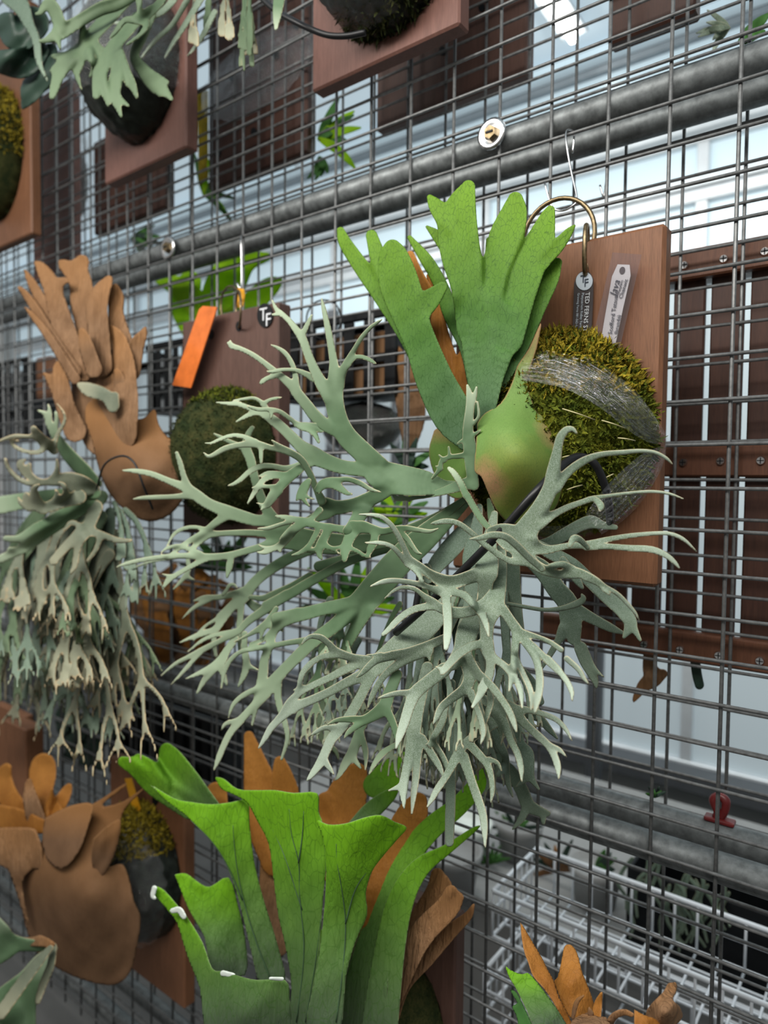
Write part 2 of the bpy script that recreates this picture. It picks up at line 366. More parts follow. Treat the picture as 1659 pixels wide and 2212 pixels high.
def frond(name, parent, mat, spec, cell=3.0, k=1.9, thick=.0008, grow=.6, wave=0.0, tilt=.03, depths=None, seed=None, label=None, origin=None):
    """spec: strings 'tile:x,y,w[,d] ...' traced branch by branch; '|' starts a new layer; '@x,y x,y' polygons (with depths = control points)"""
    lr = np.random.default_rng(seed if seed is not None else abs(hash(name)) % 1000 if False else len(bpy.data.objects))
    layers = [[]]; prev = None
    for s in spec:
        if isinstance(s, str) and s == '|': layers.append([]); continue
        if isinstance(s, tuple): layers[-1].append(s); continue                 # ('poly', pts)
        if isinstance(s, str): pts, opt = parse(s)
        else: pts, opt = s.copy(), {}
        pts = fill_depth(pts, prev, opt.get('g', grow)); C = catmull(pts, 4)
        C[:, 2] = np.maximum(C[:, 2], cell*.85)
        prev = C if prev is None else np.vstack([prev, C]); layers[-1].append(C)
    if prev is not None:
        base = prev[0, :2]; far = np.hypot(prev[:, 0]-base[0], prev[:, 1]-base[1]).max()
    V = []; Fc = []; E = []; AL = []; off = 0
    for ly in layers:
        xs = []; ys = []
        for C in ly:
            if isinstance(C, tuple): q = np.array(C[1]); xs += [q[:, 0].min(), q[:, 0].max()]; ys += [q[:, 1].min(), q[:, 1].max()]
            else: r = C[:, 2].max()/2; xs += [(C[:, 0]-r).min(), (C[:, 0]+r).max()]; ys += [(C[:, 1]-r).min(), (C[:, 1]+r).max()]
        mg = 4*cell+2*k
        X, Y = np.meshgrid(np.arange(min(xs)-mg, max(xs)+mg, cell), np.arange(min(ys)-mg, max(ys)+mg, cell))
        Es = np.zeros(X.shape); W = np.full(X.shape, 1e-12); Dn = np.zeros(X.shape); An = np.zeros(X.shape)
        for C in ly:
            if isinstance(C, tuple):
                s = poly_sdf(C[1], X, Y); ctl = np.array(C[2]); d = tps(ctl, X, Y); a = np.clip((ctl[:, 1].max()-Y)/(np.ptp(ctl[:, 1])+1), 0, 1)
                sl = (slice(None), slice(None))
            else:
                r = C[:, 2].max()/2+5*k+2*cell
                i0 = max(0, int((C[:, 0].min()-r-X[0, 0])/cell)); i1 = int((C[:, 0].max()+r-X[0, 0])/cell)+2
                j0 = max(0, int((C[:, 1].min()-r-Y[0, 0])/cell)); j1 = int((C[:, 1].max()+r-Y[0, 0])/cell)+2
                sl = (slice(j0, j1), slice(i0, i1))
                C5 = np.column_stack([C, np.clip(np.hypot(C[:, 0]-base[0], C[:, 1]-base[1])/(far+1), 0, 1)])
                s, d, a = seg_field(C5, X[sl], Y[sl], lr.uniform(-tilt, tilt))
            Es[sl] += np.exp(np.clip(-s/k, -60, 60)); wt = np.exp(-np.clip(s, -14, 60)/5.0)
            W[sl] += wt; Dn[sl] += wt*d; An[sl] += wt*a
        S = np.where(Es > 0, -k*np.log(np.maximum(Es, 1e-26)), 99)
        W, Dn, An = blur(W, 3), blur(Dn, 3), blur(An, 3)
        D = Dn/W; A = An/W; D = np.where(S < 12, D, np.median(D[S < 0]) if (S < 0).any() else 0)
        if not (S < 0).any(): continue
        v, f, e, al = build_sheet(S, D, A, X, Y, cell, thick, wave, lr.uniform(0, 6))
        V.append(v); Fc += [[q+off for q in ff] for ff in f] if off else f; E.append(e); AL.append(al); off += len(v)
    V = np.vstack(V); me = bpy.data.meshes.new(name); me.from_pydata(V.tolist(), [], Fc)
    me.polygons.foreach_set('use_smooth', [True]*len(me.polygons))
    for nm, dat in (('edge', np.concatenate(E)), ('along', np.concatenate(AL))):
        at = me.attributes.new(nm, 'FLOAT', 'POINT'); at.data.foreach_set('value', dat.astype(np.float32))
    me.update(); o = link(name, me, mat, parent, origin)
    if label: o['label'] = label
    return o
def veins(parent, sheet, lines, r=.0008, lift=.12):
    """raised dark ribs running over a traced sheet"""
    ctl = np.array(sheet[2])
    for ln in lines:
        t, body = ln.split(':'); ox, oy, z = TILES[t]; P = catmull([[ox+float(a)/z, oy+float(b)/z] for a, b in (q.split(',') for q in body.split())], 5)
        d = tps(ctl, P[:, 0], P[:, 1])+lift; n = len(P)
        link('midrib', tube_mesh('midrib', [U(x, y, dd) for (x, y), dd in zip(P, d)], list(np.linspace(r*1.3, r*.4, n)), 6, 0), M['rib'], parent)
def poly(t, s, ctl):
    """a traced outline; ctl gives depths 'x,y,d' in the same tile"""
    ox, oy, z = TILES[t]
    g = lambda q: [float(v) for v in q.split(',')]
    P = np.array([[ox+a[0]/z, oy+a[1]/z] for a in map(g, s.split())])
    P = catmull(np.vstack([P, P[:1]]), 3)[:-1]
    return ('poly', P, [[ox+a[0]/z, oy+a[1]/z, a[2]] for a in map(g, ctl.split())])
def grow_frond(x, y, ang, L, w, d0, d1, lr, levels=3, droop=.5, spread=.55):
    """a forked strap frond that hangs from x,y: list of chains (x,y,width,depth)"""
    out = []
    def rec(x, y, ang, L, w, d, dd, lev):
        pts = [[x, y, w, d]]; n = 4
        for i in range(n):
            ang2 = ang+(math.pi/2-ang)*droop*.16*(i+1)+lr.uniform(-.08, .08)
            x += math.cos(ang2)*L/n; y += math.sin(ang2)*L/n; d += dd/n; ang = ang2
            pts.append([x, y, max(w*(1-.30*(i+1)/n) if lev else w*(1-.75*(i+1)/n), 4.5), d])
        out.append(np.array(pts))
        if lev:
            nb = 2 if lr.random() < .75 else 3
            for q in range(nb):
                a = ang+(q-(nb-1)/2)*spread*lr.uniform(.8, 1.4)
                rec(x, y, a, L*lr.uniform(.5, .75), w*.68, d, dd*lr.uniform(.2, .9), lev-1)
    rec(x, y, ang, L, w, d0, d1-d0, levels); return out

# ------------------------------------------------------------------ other builders
def zspan(px, ptop, pbot, d): return U(px, ptop, d)[2], U(px, pbot, d)[2]
def mount_board(parent, mat, bl, tr, d, t=.026, bev=.002, name='board'):
    """a board facing the aisle; bl and tr are the photo positions of two opposite front corners, d the front face in cm"""
    a = U(bl[0], bl[1], d); b = U(tr[0], tr[1], d)
    return box(name, (min(a[0], b[0]), -d/100, min(a[2], b[2])), (max(a[0], b[0]), -d/100+t, max(a[2], b[2])), mat, parent, bev)
def dome_mesh(name, c, r, amp=.06, freq=22, seed=0, sub=4, ridged=False, cut=None, keep=None):
    bm = bmesh.new(); bmesh.ops.create_icosphere(bm, subdivisions=sub, radius=1.0)
    for v in bm.verts:
        p = v.co.copy(); q = p*freq*.06*10+Vector((seed*3.1, seed*1.7, seed))
        n = mnoise.noise(q*.6)*.6+mnoise.noise(q*1.7)*.3+mnoise.noise(q*4)*.18
        if ridged: n = abs(n)*1.5
        s = 1+amp*n; v.co = Vector((c[0]+p.x*r[0]*s, c[1]+p.y*r[1]*s, c[2]+p.z*r[2]*s)); v.co.y = min(v.co.y, c[1]) if cut is None else v.co.y
    if keep:
        kill = [f for f in bm.faces if not keep((f.calc_center_median()-Vector(c)).normalized())]
        bmesh.ops.delete(bm, geom=kill, context='FACES')
    return bm_mesh(name, bm, True)
def tufts_mesh(name, c, r, n, ln=.008, seed=0, front=True, zmin=-1, keep=None):
    lr = np.random.default_rng(seed); v = []; f = []
    while len(v) < n*4:
        p = lr.normal(size=3); p /= np.linalg.norm(p)
        if p[1] > .05 or p[2] < zmin or (keep and not keep(p)): continue
        q = np.array(c)+p*np.array(r)*(1+lr.uniform(-.01, .03)); up = p*.7+lr.normal(size=3)*.85; up /= np.linalg.norm(up)
        s = np.cross(up, lr.normal(size=3)); s /= np.linalg.norm(s); L = ln*lr.uniform(.5, 1.4); w = ln*.24
        bend = lr.normal(size=3)*L*.3; i = len(v)
        v += [q-s*w, q+s*w, q+up*L*.6+s*w+bend*.4, q+up*L+bend]; f.append((i, i+1, i+2, i+3))
    return mesh_py(name, v, f, False)
def ell(px, py, d, rx, ry, depth):
    """ball on a board: centre at a photo position on plane d, radii in photo pixels (wide, high) and depth in cm"""
    c = U(px, py, d); s = np.linalg.norm(c-CAM)/F_PX; return c, (rx*s, depth/100, ry*s)
def at_z(px, py, z):
    dx = (px-IW/2)/F_PX; dy = -(py-IH/2)/F_PX; v = _fw+dx*_r+dy*_u; return CAM+(z-CAM[2])/v[2]*v
def film_patch(name, top, bot, parent, mat, pleats=9, amp=.0022, seed=0):
    """stretched film between two traced curves (x,y,d), pleated along its length"""
    A = catmull([U(*p) for p in top], 12); B = catmull([U(*p) for p in bot], 12); n = min(len(A), len(B)); A = A[:n]; B = B[:n]; mcount = pleats*6; v = []; f = []
    lr = np.random.default_rng(seed); ph = lr.uniform(0, 6, 6)
    for i in range(n):
        for j in range(mcount+1):
            t = j/mcount; p = A[i]*(1-t)+B[i]*t; o = CAM-p; o /= np.linalg.norm(o); s = i/n
            h = math.sin(t*pleats*6.28+ph[0]+1.5*math.sin(s*5+ph[1]))+.6*math.sin(t*pleats*2.3*6.28+ph[2]+2*math.sin(s*7+ph[3]))+.5*math.sin(s*23+t*9+ph[4])
            v.append(p+o*(amp*h*min(1, 6*t, 6*(1-t))+.006+.006*math.sin(math.pi*t)))
    for i in range(n-1):
        for j in range(mcount): a = i*(mcount+1)+j; f.append((a, a+1, a+mcount+2, a+mcount+1))
    return link(name, mesh_py(name, v, f), mat, parent)
def text_mesh(name, s, size, mat, parent, loc, xdir, updir, ext=.0002, align='LEFT', shear=0):
    cu = bpy.data.curves.new(name, 'FONT'); cu.body = s; cu.size = size; cu.extrude = ext; cu.align_x = align; cu.shear = shear
    cu.resolution_u = 2
    o = bpy.data.objects.new(name+'_tmp', cu); COL.objects.link(o)
    me = bpy.data.meshes.new_from_object(o.evaluated_get(bpy.context.evaluated_depsgraph_get())); bpy.data.objects.remove(o)
    x = Vector(xdir).normalized(); u = Vector(updir).normalized(); n = x.cross(u)
    mt = Matrix.Identity(4)
    for k in range(3): mt[k][0] = x[k]; mt[k][1] = u[k]; mt[k][2] = n[k]; mt[k][3] = loc[k]
    me.transform(mt); return link(name, me, mat, parent)

# ------------------------------------------------------------------ the setting
YW = 1.75                                                             # inner face of the glazed wall behind the racks
def zw(px, py): return float(U(px, py, -YW*100)[2])
def struct(o): o['kind'] = 'structure'; return o
ZC = zw(1380, 84)
struct(box('floor', (-6, -3, -.05), (4, YW+.3, 0), M['floorm'], bev=0))
struct(box('ceiling', (-6, -1.6, ZC), (4, YW+.3, ZC+.06), M['ceil'], bev=0))
z_sill = zw(1500, 1660); z_up0 = zw(1500, 565)
struct(box('wall_back', (-6, YW+.06, 0), (4, YW+.14, ZC), M['wallm'], bev=0))
def glazing(name, z0, z1, mat, xs, label=None):
    """a row of frosted panes between aluminium rails"""
    r = thing(name, label, None, (0, YW, z0)); r['kind'] = 'structure'
    for a, b in zip(xs[:-1], xs[1:]): box('pane', (a+.02, YW+.02, z0+.02), (b-.02, YW+.03, z1-.02), mat, r, 0)
    for a in xs: box('mullion', (a-.02, YW-.005, z0), (a+.02, YW+.05, z1), M['alu'], r, .003)
    for z in (z0, z1): box('rail', (xs[0], YW-.01, z-.022), (xs[-1], YW+.055, z+.022), M['alu'], r, .004)
    return r
xs = [-5.6+.86*i for i in range(12)]
glazing('window_1', z_sill, zw(1500, 600), M['pane2'], xs)
glazing('window_2', zw(1500, 600), zw(1500, 425), M['pane'], xs)
glazing('window_3', zw(1500, 425)+.05, zw(1500, 300), M['pane'], xs)
for k, (pa, pb, mt, dep) in enumerate([(330, 290, 'alu', .05), (205, 146, 'pane', .03), (145, 129, 'alugrey', .05), (128, 123, 'aludark', .04), (122, 104, 'pane', .10), (103, 86, 'alugrey', .06)]):  # pane strips: white trim given a glow in place of missing light
    z0, z1 = zw(1380, pa), zw(1380, pb); struct(box('trim_%d' % (k+1), (-5.8, YW-dep, z0), (4, YW+.03, z1), M[mt], bev=.002))
struct(box('trim_7', (-5.8, YW-.10, z_sill-.05), (4, YW+.03, z_sill+.01), M['aludark'], bev=.002))
for k, (px, w) in enumerate([(1290, .05), (720, .05), (855, .03)]):       # wall posts seen behind the lower racks
    p = U(px, 1500, -YW*100+20); struct(box('trim_%d' % (k+8), (p[0]-w/2, YW-.24, 0), (p[0]+w/2, YW-.2, z_up0), M['aludark'], bev=.003))

def tube_lamp(p0, p1, label):
    p0 = np.array(p0); p1 = np.array(p1); L = float(np.linalg.norm(p1-p0)); c = (p0+p1)/2; rot = math.atan2(p1[1]-p0[1], p1[0]-p0[0])
    t = thing('tube_lamp', label, 'lamp', c)
    def bar(name, w, h, zz, mat, ln):
        bm = box_bm((-ln/2, -w/2, zz), (ln/2, w/2, zz+h), .004, 2); bmesh.ops.rotate(bm, verts=bm.verts, matrix=Matrix.Rotation(rot, 3, 'Z'))
        bmesh.ops.translate(bm, verts=bm.verts, vec=c); link(name, bm_mesh(name, bm), mat, t)
    bar('housing', .06, .03, .022, M['alu'], L); bar('reflector', .10, .010, .013, M['alu'], L)
    bar('tube', .028, .026, -.012, M['tube'], L*.97)
    return t
tube_lamp(at_z(1242, 88, ZC-.052), at_z(1150, -50, ZC-.052), 'glowing ceiling tube lamp seen through the mesh at the top right')

def rod_mesh(name, r, L, sides=8):
    bm = bmesh.new(); bmesh.ops.create_cone(bm, cap_ends=True, segments=sides, radius1=r, radius2=r, depth=L); return bm_mesh(name, bm, True)
def mesh_panel(label, y, x_off, i0, i1, z_off, z_lo, z_hi, r):
    x0, x1 = x_off+.075*i0, x_off+.075*i1
    t = thing('wire_mesh_panel', label, 'wire mesh', ((x0+x1)/2, y, z_lo))
    mv = rod_mesh('vertical_wire', r*1.02, z_hi-z_lo); mh = rod_mesh('horizontal_wire', r*.98, x1-x0+.03)
    mv.materials.append(M['wire']); mh.materials.append(M['wire'])
    for i in range(i0, i1+1):
        o = bpy.data.objects.new('wire', mv); COL.objects.link(o); o.parent = t
        o.location = (x_off+.075*i-(x0+x1)/2+rng.uniform(-.0012, .0012), r*.9, (z_hi-z_lo)/2); o.rotation_euler = (rng.uniform(-.0012, .0012), rng.uniform(-.0012, .0012), 0)
    for j in range(math.ceil((z_lo-z_off)/.05), math.floor((z_hi-z_off)/.05)+1):
        o = bpy.data.objects.new('wire', mh); COL.objects.link(o); o.parent = t
        o.location = (0, -r*.9, z_off+.05*j-z_lo+rng.uniform(-.0009, .0009)); o.rotation_euler = (0, math.pi/2+rng.uniform(-.0006, .0006), 0)
    return t
mesh_panel('near grey welded wire mesh panel that the ferns hang on', 0, 0, -30, 6, 1.9, .12, 2.82, .0023)
mesh_panel('far grey welded wire mesh panel behind the pipes', .12, -.0156, -36, 8, 1.51034, .12, 2.82, .0023)
def pipe(z, y, label, r=.0182):
    bm = bmesh.new(); bmesh.ops.create_cone(bm, cap_ends=True, segments=24, radius1=r, radius2=r, depth=4.4)
    bmesh.ops.rotate(bm, verts=bm.verts, matrix=Matrix.Rotation(math.pi/2, 3, 'Y')); bmesh.ops.translate(bm, verts=bm.verts, vec=(-1.2, y, z))
    return tag(link('steel_pipe', bm_mesh('steel_pipe', bm, True), M['pipe'], None, (-1.2, y, z)), label, 'pipe', 'steel pipes of the rack')
zl = float(U(120, 2085, -2)[2])
pipe(1.931, .0228, 'upper grey steel pipe just behind the near mesh, carrying the washers')
pipe(1.934, .0985, 'upper grey steel pipe in front of the far mesh, lower of the top pair')
pipe(.998, .0228, 'nearer weathered steel pipe of the pair below the big fern')
pipe(1.000, .0985, 'farther weathered steel pipe of the pair below the big fern')
pipe(zl, .0228, 'lowest steel pipe behind the near mesh at the bottom left')
pipe(zl, .0985, 'lowest steel pipe in front of the far mesh at the bottom left')
def upright(x, y, label):
    bm = bmesh.new(); bmesh.ops.create_cone(bm, cap_ends=True, segments=20, radius1=.0182, radius2=.0182, depth=2.7)
    bmesh.ops.translate(bm, verts=bm.verts, vec=(x, y, 1.45)); return tag(link('steel_post', bm_mesh('steel_post', bm, True), M['pipe'], None, (x, y, .1)), label, 'post')

def washer(px, py, rpx, label):
    c = U(px, py, .55); r = rpx*np.linalg.norm(c-CAM)/F_PX
    t = thing('washer_screw', label, 'washer', c, 'mesh clamping washers')
    prof = [(0, -.0015), (r*.62, -.0012), (r*.8, -.003), (r, -.0018), (r, .0012), (r*.6, .0022), (0, .0022)]
    v = []; f = []; n = 20
    for rr, yy in prof:
        for k in range(n): a = 2*math.pi*k/n; v.append((c[0]+rr*math.cos(a), c[1]+yy, c[2]+rr*math.sin(a)))
    for i in range(len(prof)-1):
        for k in range(n): f.append((i*n+k, i*n+(k+1) % n, (i+1)*n+(k+1) % n, (i+1)*n+k))
    link('washer', mesh_py('washer', v, f), M['steel'], t)
    bm = bmesh.new(); bmesh.ops.create_cone(bm, cap_ends=True, segments=6, radius1=r*.5, radius2=r*.42, depth=.006)
    bmesh.ops.rotate(bm, verts=bm.verts, matrix=Matrix.Rotation(math.pi/2, 3, 'X')); bmesh.ops.translate(bm, verts=bm.verts, vec=(c[0], c[1]-.004, c[2]))
    link('screw_head', bm_mesh('screw_head', bm), M['brass'], t)
    link('recess', bm_mesh('recess', box_bm((c[0]-r*.25, c[1]-.0085, c[2]-r*.06), (c[0]+r*.25, c[1]-.006, c[2]+r*.06))), M['black'], t)
washer(1062, 289, 29, 'round silver washer with brass screw near the lit top right')
washer(363, 535, 22, 'round silver washer with brass screw left above the brown fern')

def s_hook(pts, d, r, label, mat='steel', sub=5):
    P = [U(a, b, dd) for (a, b, dd) in pts]
    return tag(link('s_hook', tube_mesh('s_hook', P, r, 8, sub), M[mat], None, P[0]), label, 'hook', 'hanging hooks')

# ------------------------------------------------------------------ the big staghorn fern on its board
bb = U(1180, 1280, 5.5)
fern = thing('staghorn_fern', 'large silvery green staghorn fern with upright green fronds on a moss ball and reddish board', 'fern', (bb[0], -.055, 1.335))
a = U(1437, 480, 5.2); b_ = U(1402, 1268, 5.2); c_ = U(985, 590, 5.2)
box('board', (c_[0], -.052, b_[2]), (a[0]+.001, -.026, a[2]), M['board'], fern, .004)
bc, br = ell(1203, 945, 5.2, 198, 206, 10.8)
link('moss_ball', dome_mesh('moss_ball', bc, br, .05, 22, 1, 5), M['moss'], fern)
lo = link('moss_tufts', tufts_mesh('moss_tufts', bc, br, 14000, .0070, 3, zmin=-.9), M['moss'], fern); lo['kind'] = 'stuff'
lo = link('yellow_moss', tufts_mesh('yellow_moss', bc, (br[0]*1.01, br[1], br[2]*1.02), 3200, .008, 4, zmin=.35, keep=lambda p: p[2] > .45+.25*p[1]+.3*rng.normal()), M['mossy'], fern); lo['kind'] = 'stuff'
film_patch('cling_film', [(1122, 742, 11), (1200, 745, 10.5), (1280, 772, 10.5), (1360, 832, 9.5), (1410, 892, 7.6), (1442, 955, 6.2)], [(1125, 822, 15.6), (1215, 838, 17), (1295, 880, 16.2), (1355, 928, 13), (1400, 955, 9.5), (1442, 962, 6.4)], fern, M['film2'], 9, .0020, 1)
film_patch('cling_film', [(1140, 738, 10), (1230, 752, 9.6), (1310, 790, 9), (1375, 850, 8), (1418, 905, 7), (1446, 950, 6)], [(1200, 815, 16.5), (1280, 850, 15.8), (1340, 895, 14), (1385, 935, 11), (1420, 952, 8), (1446, 966, 6.2)], fern, M['film2'], 14, .0026, 2)
film_patch('cling_film', [(1440, 960, 6.2), (1392, 978, 10.5), (1345, 1015, 14), (1300, 1062, 16), (1265, 1110, 16.5)], [(1438, 990, 6), (1415, 1040, 7), (1385, 1085, 8), (1345, 1125, 10), (1300, 1155, 12)], fern, M['film2'], 7, .0022, 3)
film_patch('cling_film', [(1110, 1130, 16), (1160, 1135, 16), (1220, 1135, 15.5), (1280, 1120, 14)], [(1130, 1165, 9), (1170, 1172, 9), (1220, 1170, 9), (1280, 1155, 9)], fern, M['film'], 5, .0012, 4)
for q, (xa, ya, xb_, yb) in enumerate(((1215, 883, 1285, 907), (1300, 908, 1350, 925), (1335, 946, 1372, 952), (1215, 988, 1240, 984), (1225, 1058, 1258, 1048), (1305, 1035, 1325, 1024))):
    link('raffia_strand', tube_mesh('raffia_strand', [U(xa, ya, 16.6-abs(xa-1215)*.022), U((xa+xb_)/2, (ya+yb)/2-1, 16.9-abs(xa-1215)*.022), U(xb_, yb, 16.4-abs(xb_-1215)*.024)], .0007, 6, 3), M['thread'], fern)

def ff(spec, mat='grey', **kw): return frond('fertile_frond', fern, M[mat], spec, **kw)
# upper left frond
ff(['3:1640,350,46,17 1500,355,90,17.3 1400,362,130,18 1250,330,215,19 1100,312,255,20 950,285,265,20.5 860,250,240,20.8',
 '1:1480,1450,190 1350,1325,180 1235,1215,180 1175,1120,160',
 '1:1175,1120,155 1130,980,158 1108,850,160 1100,790,150',
 '1:1080,850,140 1000,735,105 942,620,84 892,500,74 850,380,74 800,300,64 740,222,50 680,162,46 620,110,38 585,36,16,23',
 '1:650,145,36 612,158,30 588,156,18', '1:838,345,50 872,270,44 900,210,34 922,160,16',
 '1:1118,820,135 1116,700,112 1108,560,74 1086,420,62 1064,300,58 1040,180,46 1020,85,34 1005,18,12,22',
 '1:1150,770,100 1180,655,76 1240,540,62 1288,450,42 1350,350,40 1420,270,34 1480,225,27 1522,198,10,24',
 '1:1230,580,52 1285,525,40 1350,518,38 1420,545,36 1465,572,20',
 '1:1180,1150,140 1050,1105,112 950,1020,106 880,930,98 800,830,92 765,775,88 680,700,66 600,638,60 520,570,48 420,500,45 320,450,42 250,428,46 206,398,18,24',
 '1:238,425,34 226,380,15', '1:595,682,46 540,702,40 505,725,42 488,742,26',
 '1:786,810,66 786,700,50 766,610,46 735,540,42 690,480,40 630,440,31 573,414,11,23',
 '1:1400,1482,125 1200,1460,122 1050,1412,135 930,1352,150 840,1288,112 780,1232,100 700,1150,90 620,1080,90 540,1020,76 470,985,60 380,950,46 290,920,40 190,915,31 105,905,11,25',
 '1:440,992,46 370,1020,40 280,1070,17', '1:545,962,40 490,902,35 430,870,30 350,876,28 258,888,11', '1:505,922,38 560,886,31 620,870,26 668,864,11',
 '1:930,1395,110 820,1450,76 700,1472,58 600,1452,48 500,1450,50 400,1490,48 320,1560,42 260,1600,32 210,1615,13,26',
 '3:960,345,160 850,430,135 750,480,122 620,520,112 500,538,124 410,510,120,22', '3:480,540,100 420,590,95 330,620,90 250,650,60,22',
 '3:750,500,140 690,620,122 640,700,112 600,735,90,24',
 '|', '1:940,700,70 880,668,54 800,634,38 720,626,32 640,632,36 580,645,29 533,640,9,24',
 '1:1000,1125,80,21.5 880,1100,50 800,1088,38 730,1040,40 650,985,40 560,965,38 470,965,36 410,950,30 368,935,10,26', '1:575,985,36 578,1010,32 572,1042,18',
 '1:790,1098,40 840,1126,40 900,1142,44 950,1182,44 980,1242,28,25',
 '|', '3:375,480,80,22.5 325,370,55 275,250,56 200,130,60 110,70,60 20,20,46 -50,-35,14,27',
 '1:720,1330,44 600,1300,46 480,1268,60 420,1260,62 300,1270,50 180,1300,50 90,1350,40 40,1366,30 0,1335,11,28',
 '1:440,1242,50 330,1195,40 230,1190,35 130,1225,30 60,1255,22 8,1250,9,28', '1:485,1275,42 490,1340,38 490,1420,26',
 ], seed=11)
# comb shaped part of the same crown, curling to the viewer
ff(['3:640,700,100,23.5 600,732,80 480,712,62 350,692,60 230,662,70 150,640,45 60,622,35 4,615,14,26',
 '3:220,672,62 150,732,55 92,780,48 40,806,24', '3:640,715,110 720,705,110 800,722,84 900,742,62 1000,722,56 1100,716,50 1200,730,42 1300,742,34 1368,718,11,27',
 '3:1030,742,62 1100,800,50 1150,870,42 1190,920,34 1232,938,11', '3:640,740,115 602,820,92 578,900,84 570,985,42,26',
 '3:562,872,32 470,886,28 394,882,13', '3:610,880,34 680,912,36 740,950,30 792,964,9', '3:832,750,70 822,830,70 792,890,64 772,942,34',
 '3:440,715,72 402,790,76 362,870,76 356,940,50 375,978,20', '3:335,890,36 282,902,25 240,900,11', '3:400,850,42 460,890,30 530,936,9', '3:340,740,50 272,860,46 200,920,40 118,948,14',
 '2:1740,640,60,24 1659,720,40 1560,720,32 1450,700,30 1365,690,14,26', '2:1580,760,60 1500,800,50 1440,860,44 1410,890,22',
 '2:1500,850,50,24 1420,930,60 1340,970,48 1270,1000,40 1208,1000,14', '2:1330,965,34 1270,960,28 1220,938,11', '2:1405,950,40 1402,995,20',
 '2:1490,740,36 1400,765,36 1300,795,34 1214,796,12',
 ], 'grey', seed=12, grow=1.2)
# small curled stars in the middle left
ff(['3:345,385,66,24 372,330,50 430,306,48 480,322,70 510,330,56', '3:470,330,90 540,380,62 590,415,40 634,424,16', '3:455,338,56 400,362,40 348,396,15', '3:500,306,48 600,298,45 700,330,45 800,386,34 880,405,9',
 '3:265,310,46,25 232,360,80 202,420,78 160,474,18', '3:222,430,40 262,452,24 312,468,10', '3:205,445,36 240,495,32 272,530,14',
 '|', '2:1610,260,60,24 1510,330,90 1425,415,82 1345,500,74 1275,600,38 1240,636,14,27', '2:1345,440,40 1250,440,30 1165,450,11', '2:1450,345,56 1340,352,46 1255,390,46 1190,480,45 1125,585,16', '2:1400,480,50 1330,560,50 1290,605,38 1206,580,12',
 '2:1560,300,60,24.5 1500,350,40 1400,330,40 1300,320,30 1230,350,20'], 'grey', seed=13)
# left frond
ff(['3:1590,470,50,16 1350,640,110,17 1000,790,140,18.3 620,850,170,19.6 300,830,200,21 100,790,210,21.6 0,770,200,22',
 '2:1420,780,150 1330,735,112 1200,728,100 1100,702,108 950,652,110 800,590,95 690,515,100 600,452,80 450,390,55 300,330,50 160,305,40 60,302,14,25',
 '2:625,465,70 580,350,50 550,240,46 520,152,30', '2:640,515,60 480,526,42 350,530,40 230,536,34 150,545,11',
 '2:960,675,84 850,750,64 750,830,50 650,890,48 560,950,36 480,1015,26 440,1060,10',
 '2:1360,740,110 1275,610,88 1222,480,76 1182,350,76 1150,210,82 1112,110,82 1130,0,56 1165,-60,44,22', '2:1112,115,62 980,60,40 900,20,34 840,-10,18',
 '2:1470,830,160 1300,840,72 1100,832,55 900,840,50 800,852,55 700,920,50 655,970,36', '2:830,845,40 720,792,35 600,792,34 500,842,28 440,940,10',
 '2:1430,890,150 1260,948,72 1100,992,60 950,1030,62 800,1040,62 600,1030,50 400,1040,42 200,1070,38 80,1100,30 5,1126,9,26.5',
 '2:720,1012,45 620,970,38 520,946,34 430,970,25 388,1003,9', '2:770,1055,50 640,1120,42 520,1190,42 455,1232,50 412,1290,28', '2:460,1205,32 395,1185,9',
 '2:985,1045,50 970,1120,60 950,1210,24', '|', '2:610,1030,34,20 622,1150,40 580,1220,40 490,1320,13', '2:600,1205,36 672,1236,14', '2:540,1040,28,20 300,1080,24 98,1156,8'], 'grey', seed=14)
# fronds fanning down to the left
ff(['3:1400,640,60,16 1250,790,80,16.5 900,900,72,17 600,1000,76,18 300,1160,82,18 100,1278,86,18.5 -100,1370,72,19',
 '4:1100,100,80 950,205,80 780,320,66 680,420,50 560,480,46 400,560,50 280,622,40 150,690,32 28,792,9,21',
 '4:370,588,40 250,720,34 118,866,11', '4:690,405,42 500,440,38 380,490,32 258,586,9', '|',
 '4:665,470,62,19.5 590,580,66 535,675,90 450,730,70 350,770,40 242,816,11,22', '4:475,740,62 400,830,50 340,936,20', '4:540,710,62 570,800,46 590,862,24',
 '|', '4:1015,215,42,20 950,320,62 900,370,62 780,440,32 653,502,9,22', '4:902,380,46 880,476,18', '4:960,362,46 1020,370,40 1072,410,16',
 '|', '4:1300,-60,70,17.5 1150,30,76 1000,95,72 900,128,54 795,118,38'], 'grey', seed=15)
ff(['3:1100,800,70,15.5 700,940,80,16 350,1040,90,16.5', '2:1700,960,92,16.6 1500,1040,96 1300,1160,92 1180,1262,92 1100,1370,96,17.5 1000,1450,70 900,1550,75',
 '4:745,106,95 640,200,70 560,300,70 500,390,60 420,420,50 300,460,38 183,510,9,19', '4:492,400,46 482,500,42 500,620,28',
 '4:600,250,40 480,320,30 380,390,22 310,492,9', '4:718,160,58 706,300,55 700,420,50 700,572,22', '4:780,50,66 650,90,56 520,120,50 400,122,42 308,152,13',
 '4:440,140,42 310,210,34 213,302,9', '|', '4:560,95,30,18.5 590,60,30 612,20,30 650,10,25 682,40,13', '4:770,150,60,17 850,210,80 950,232,60'], 'grey', seed=16)
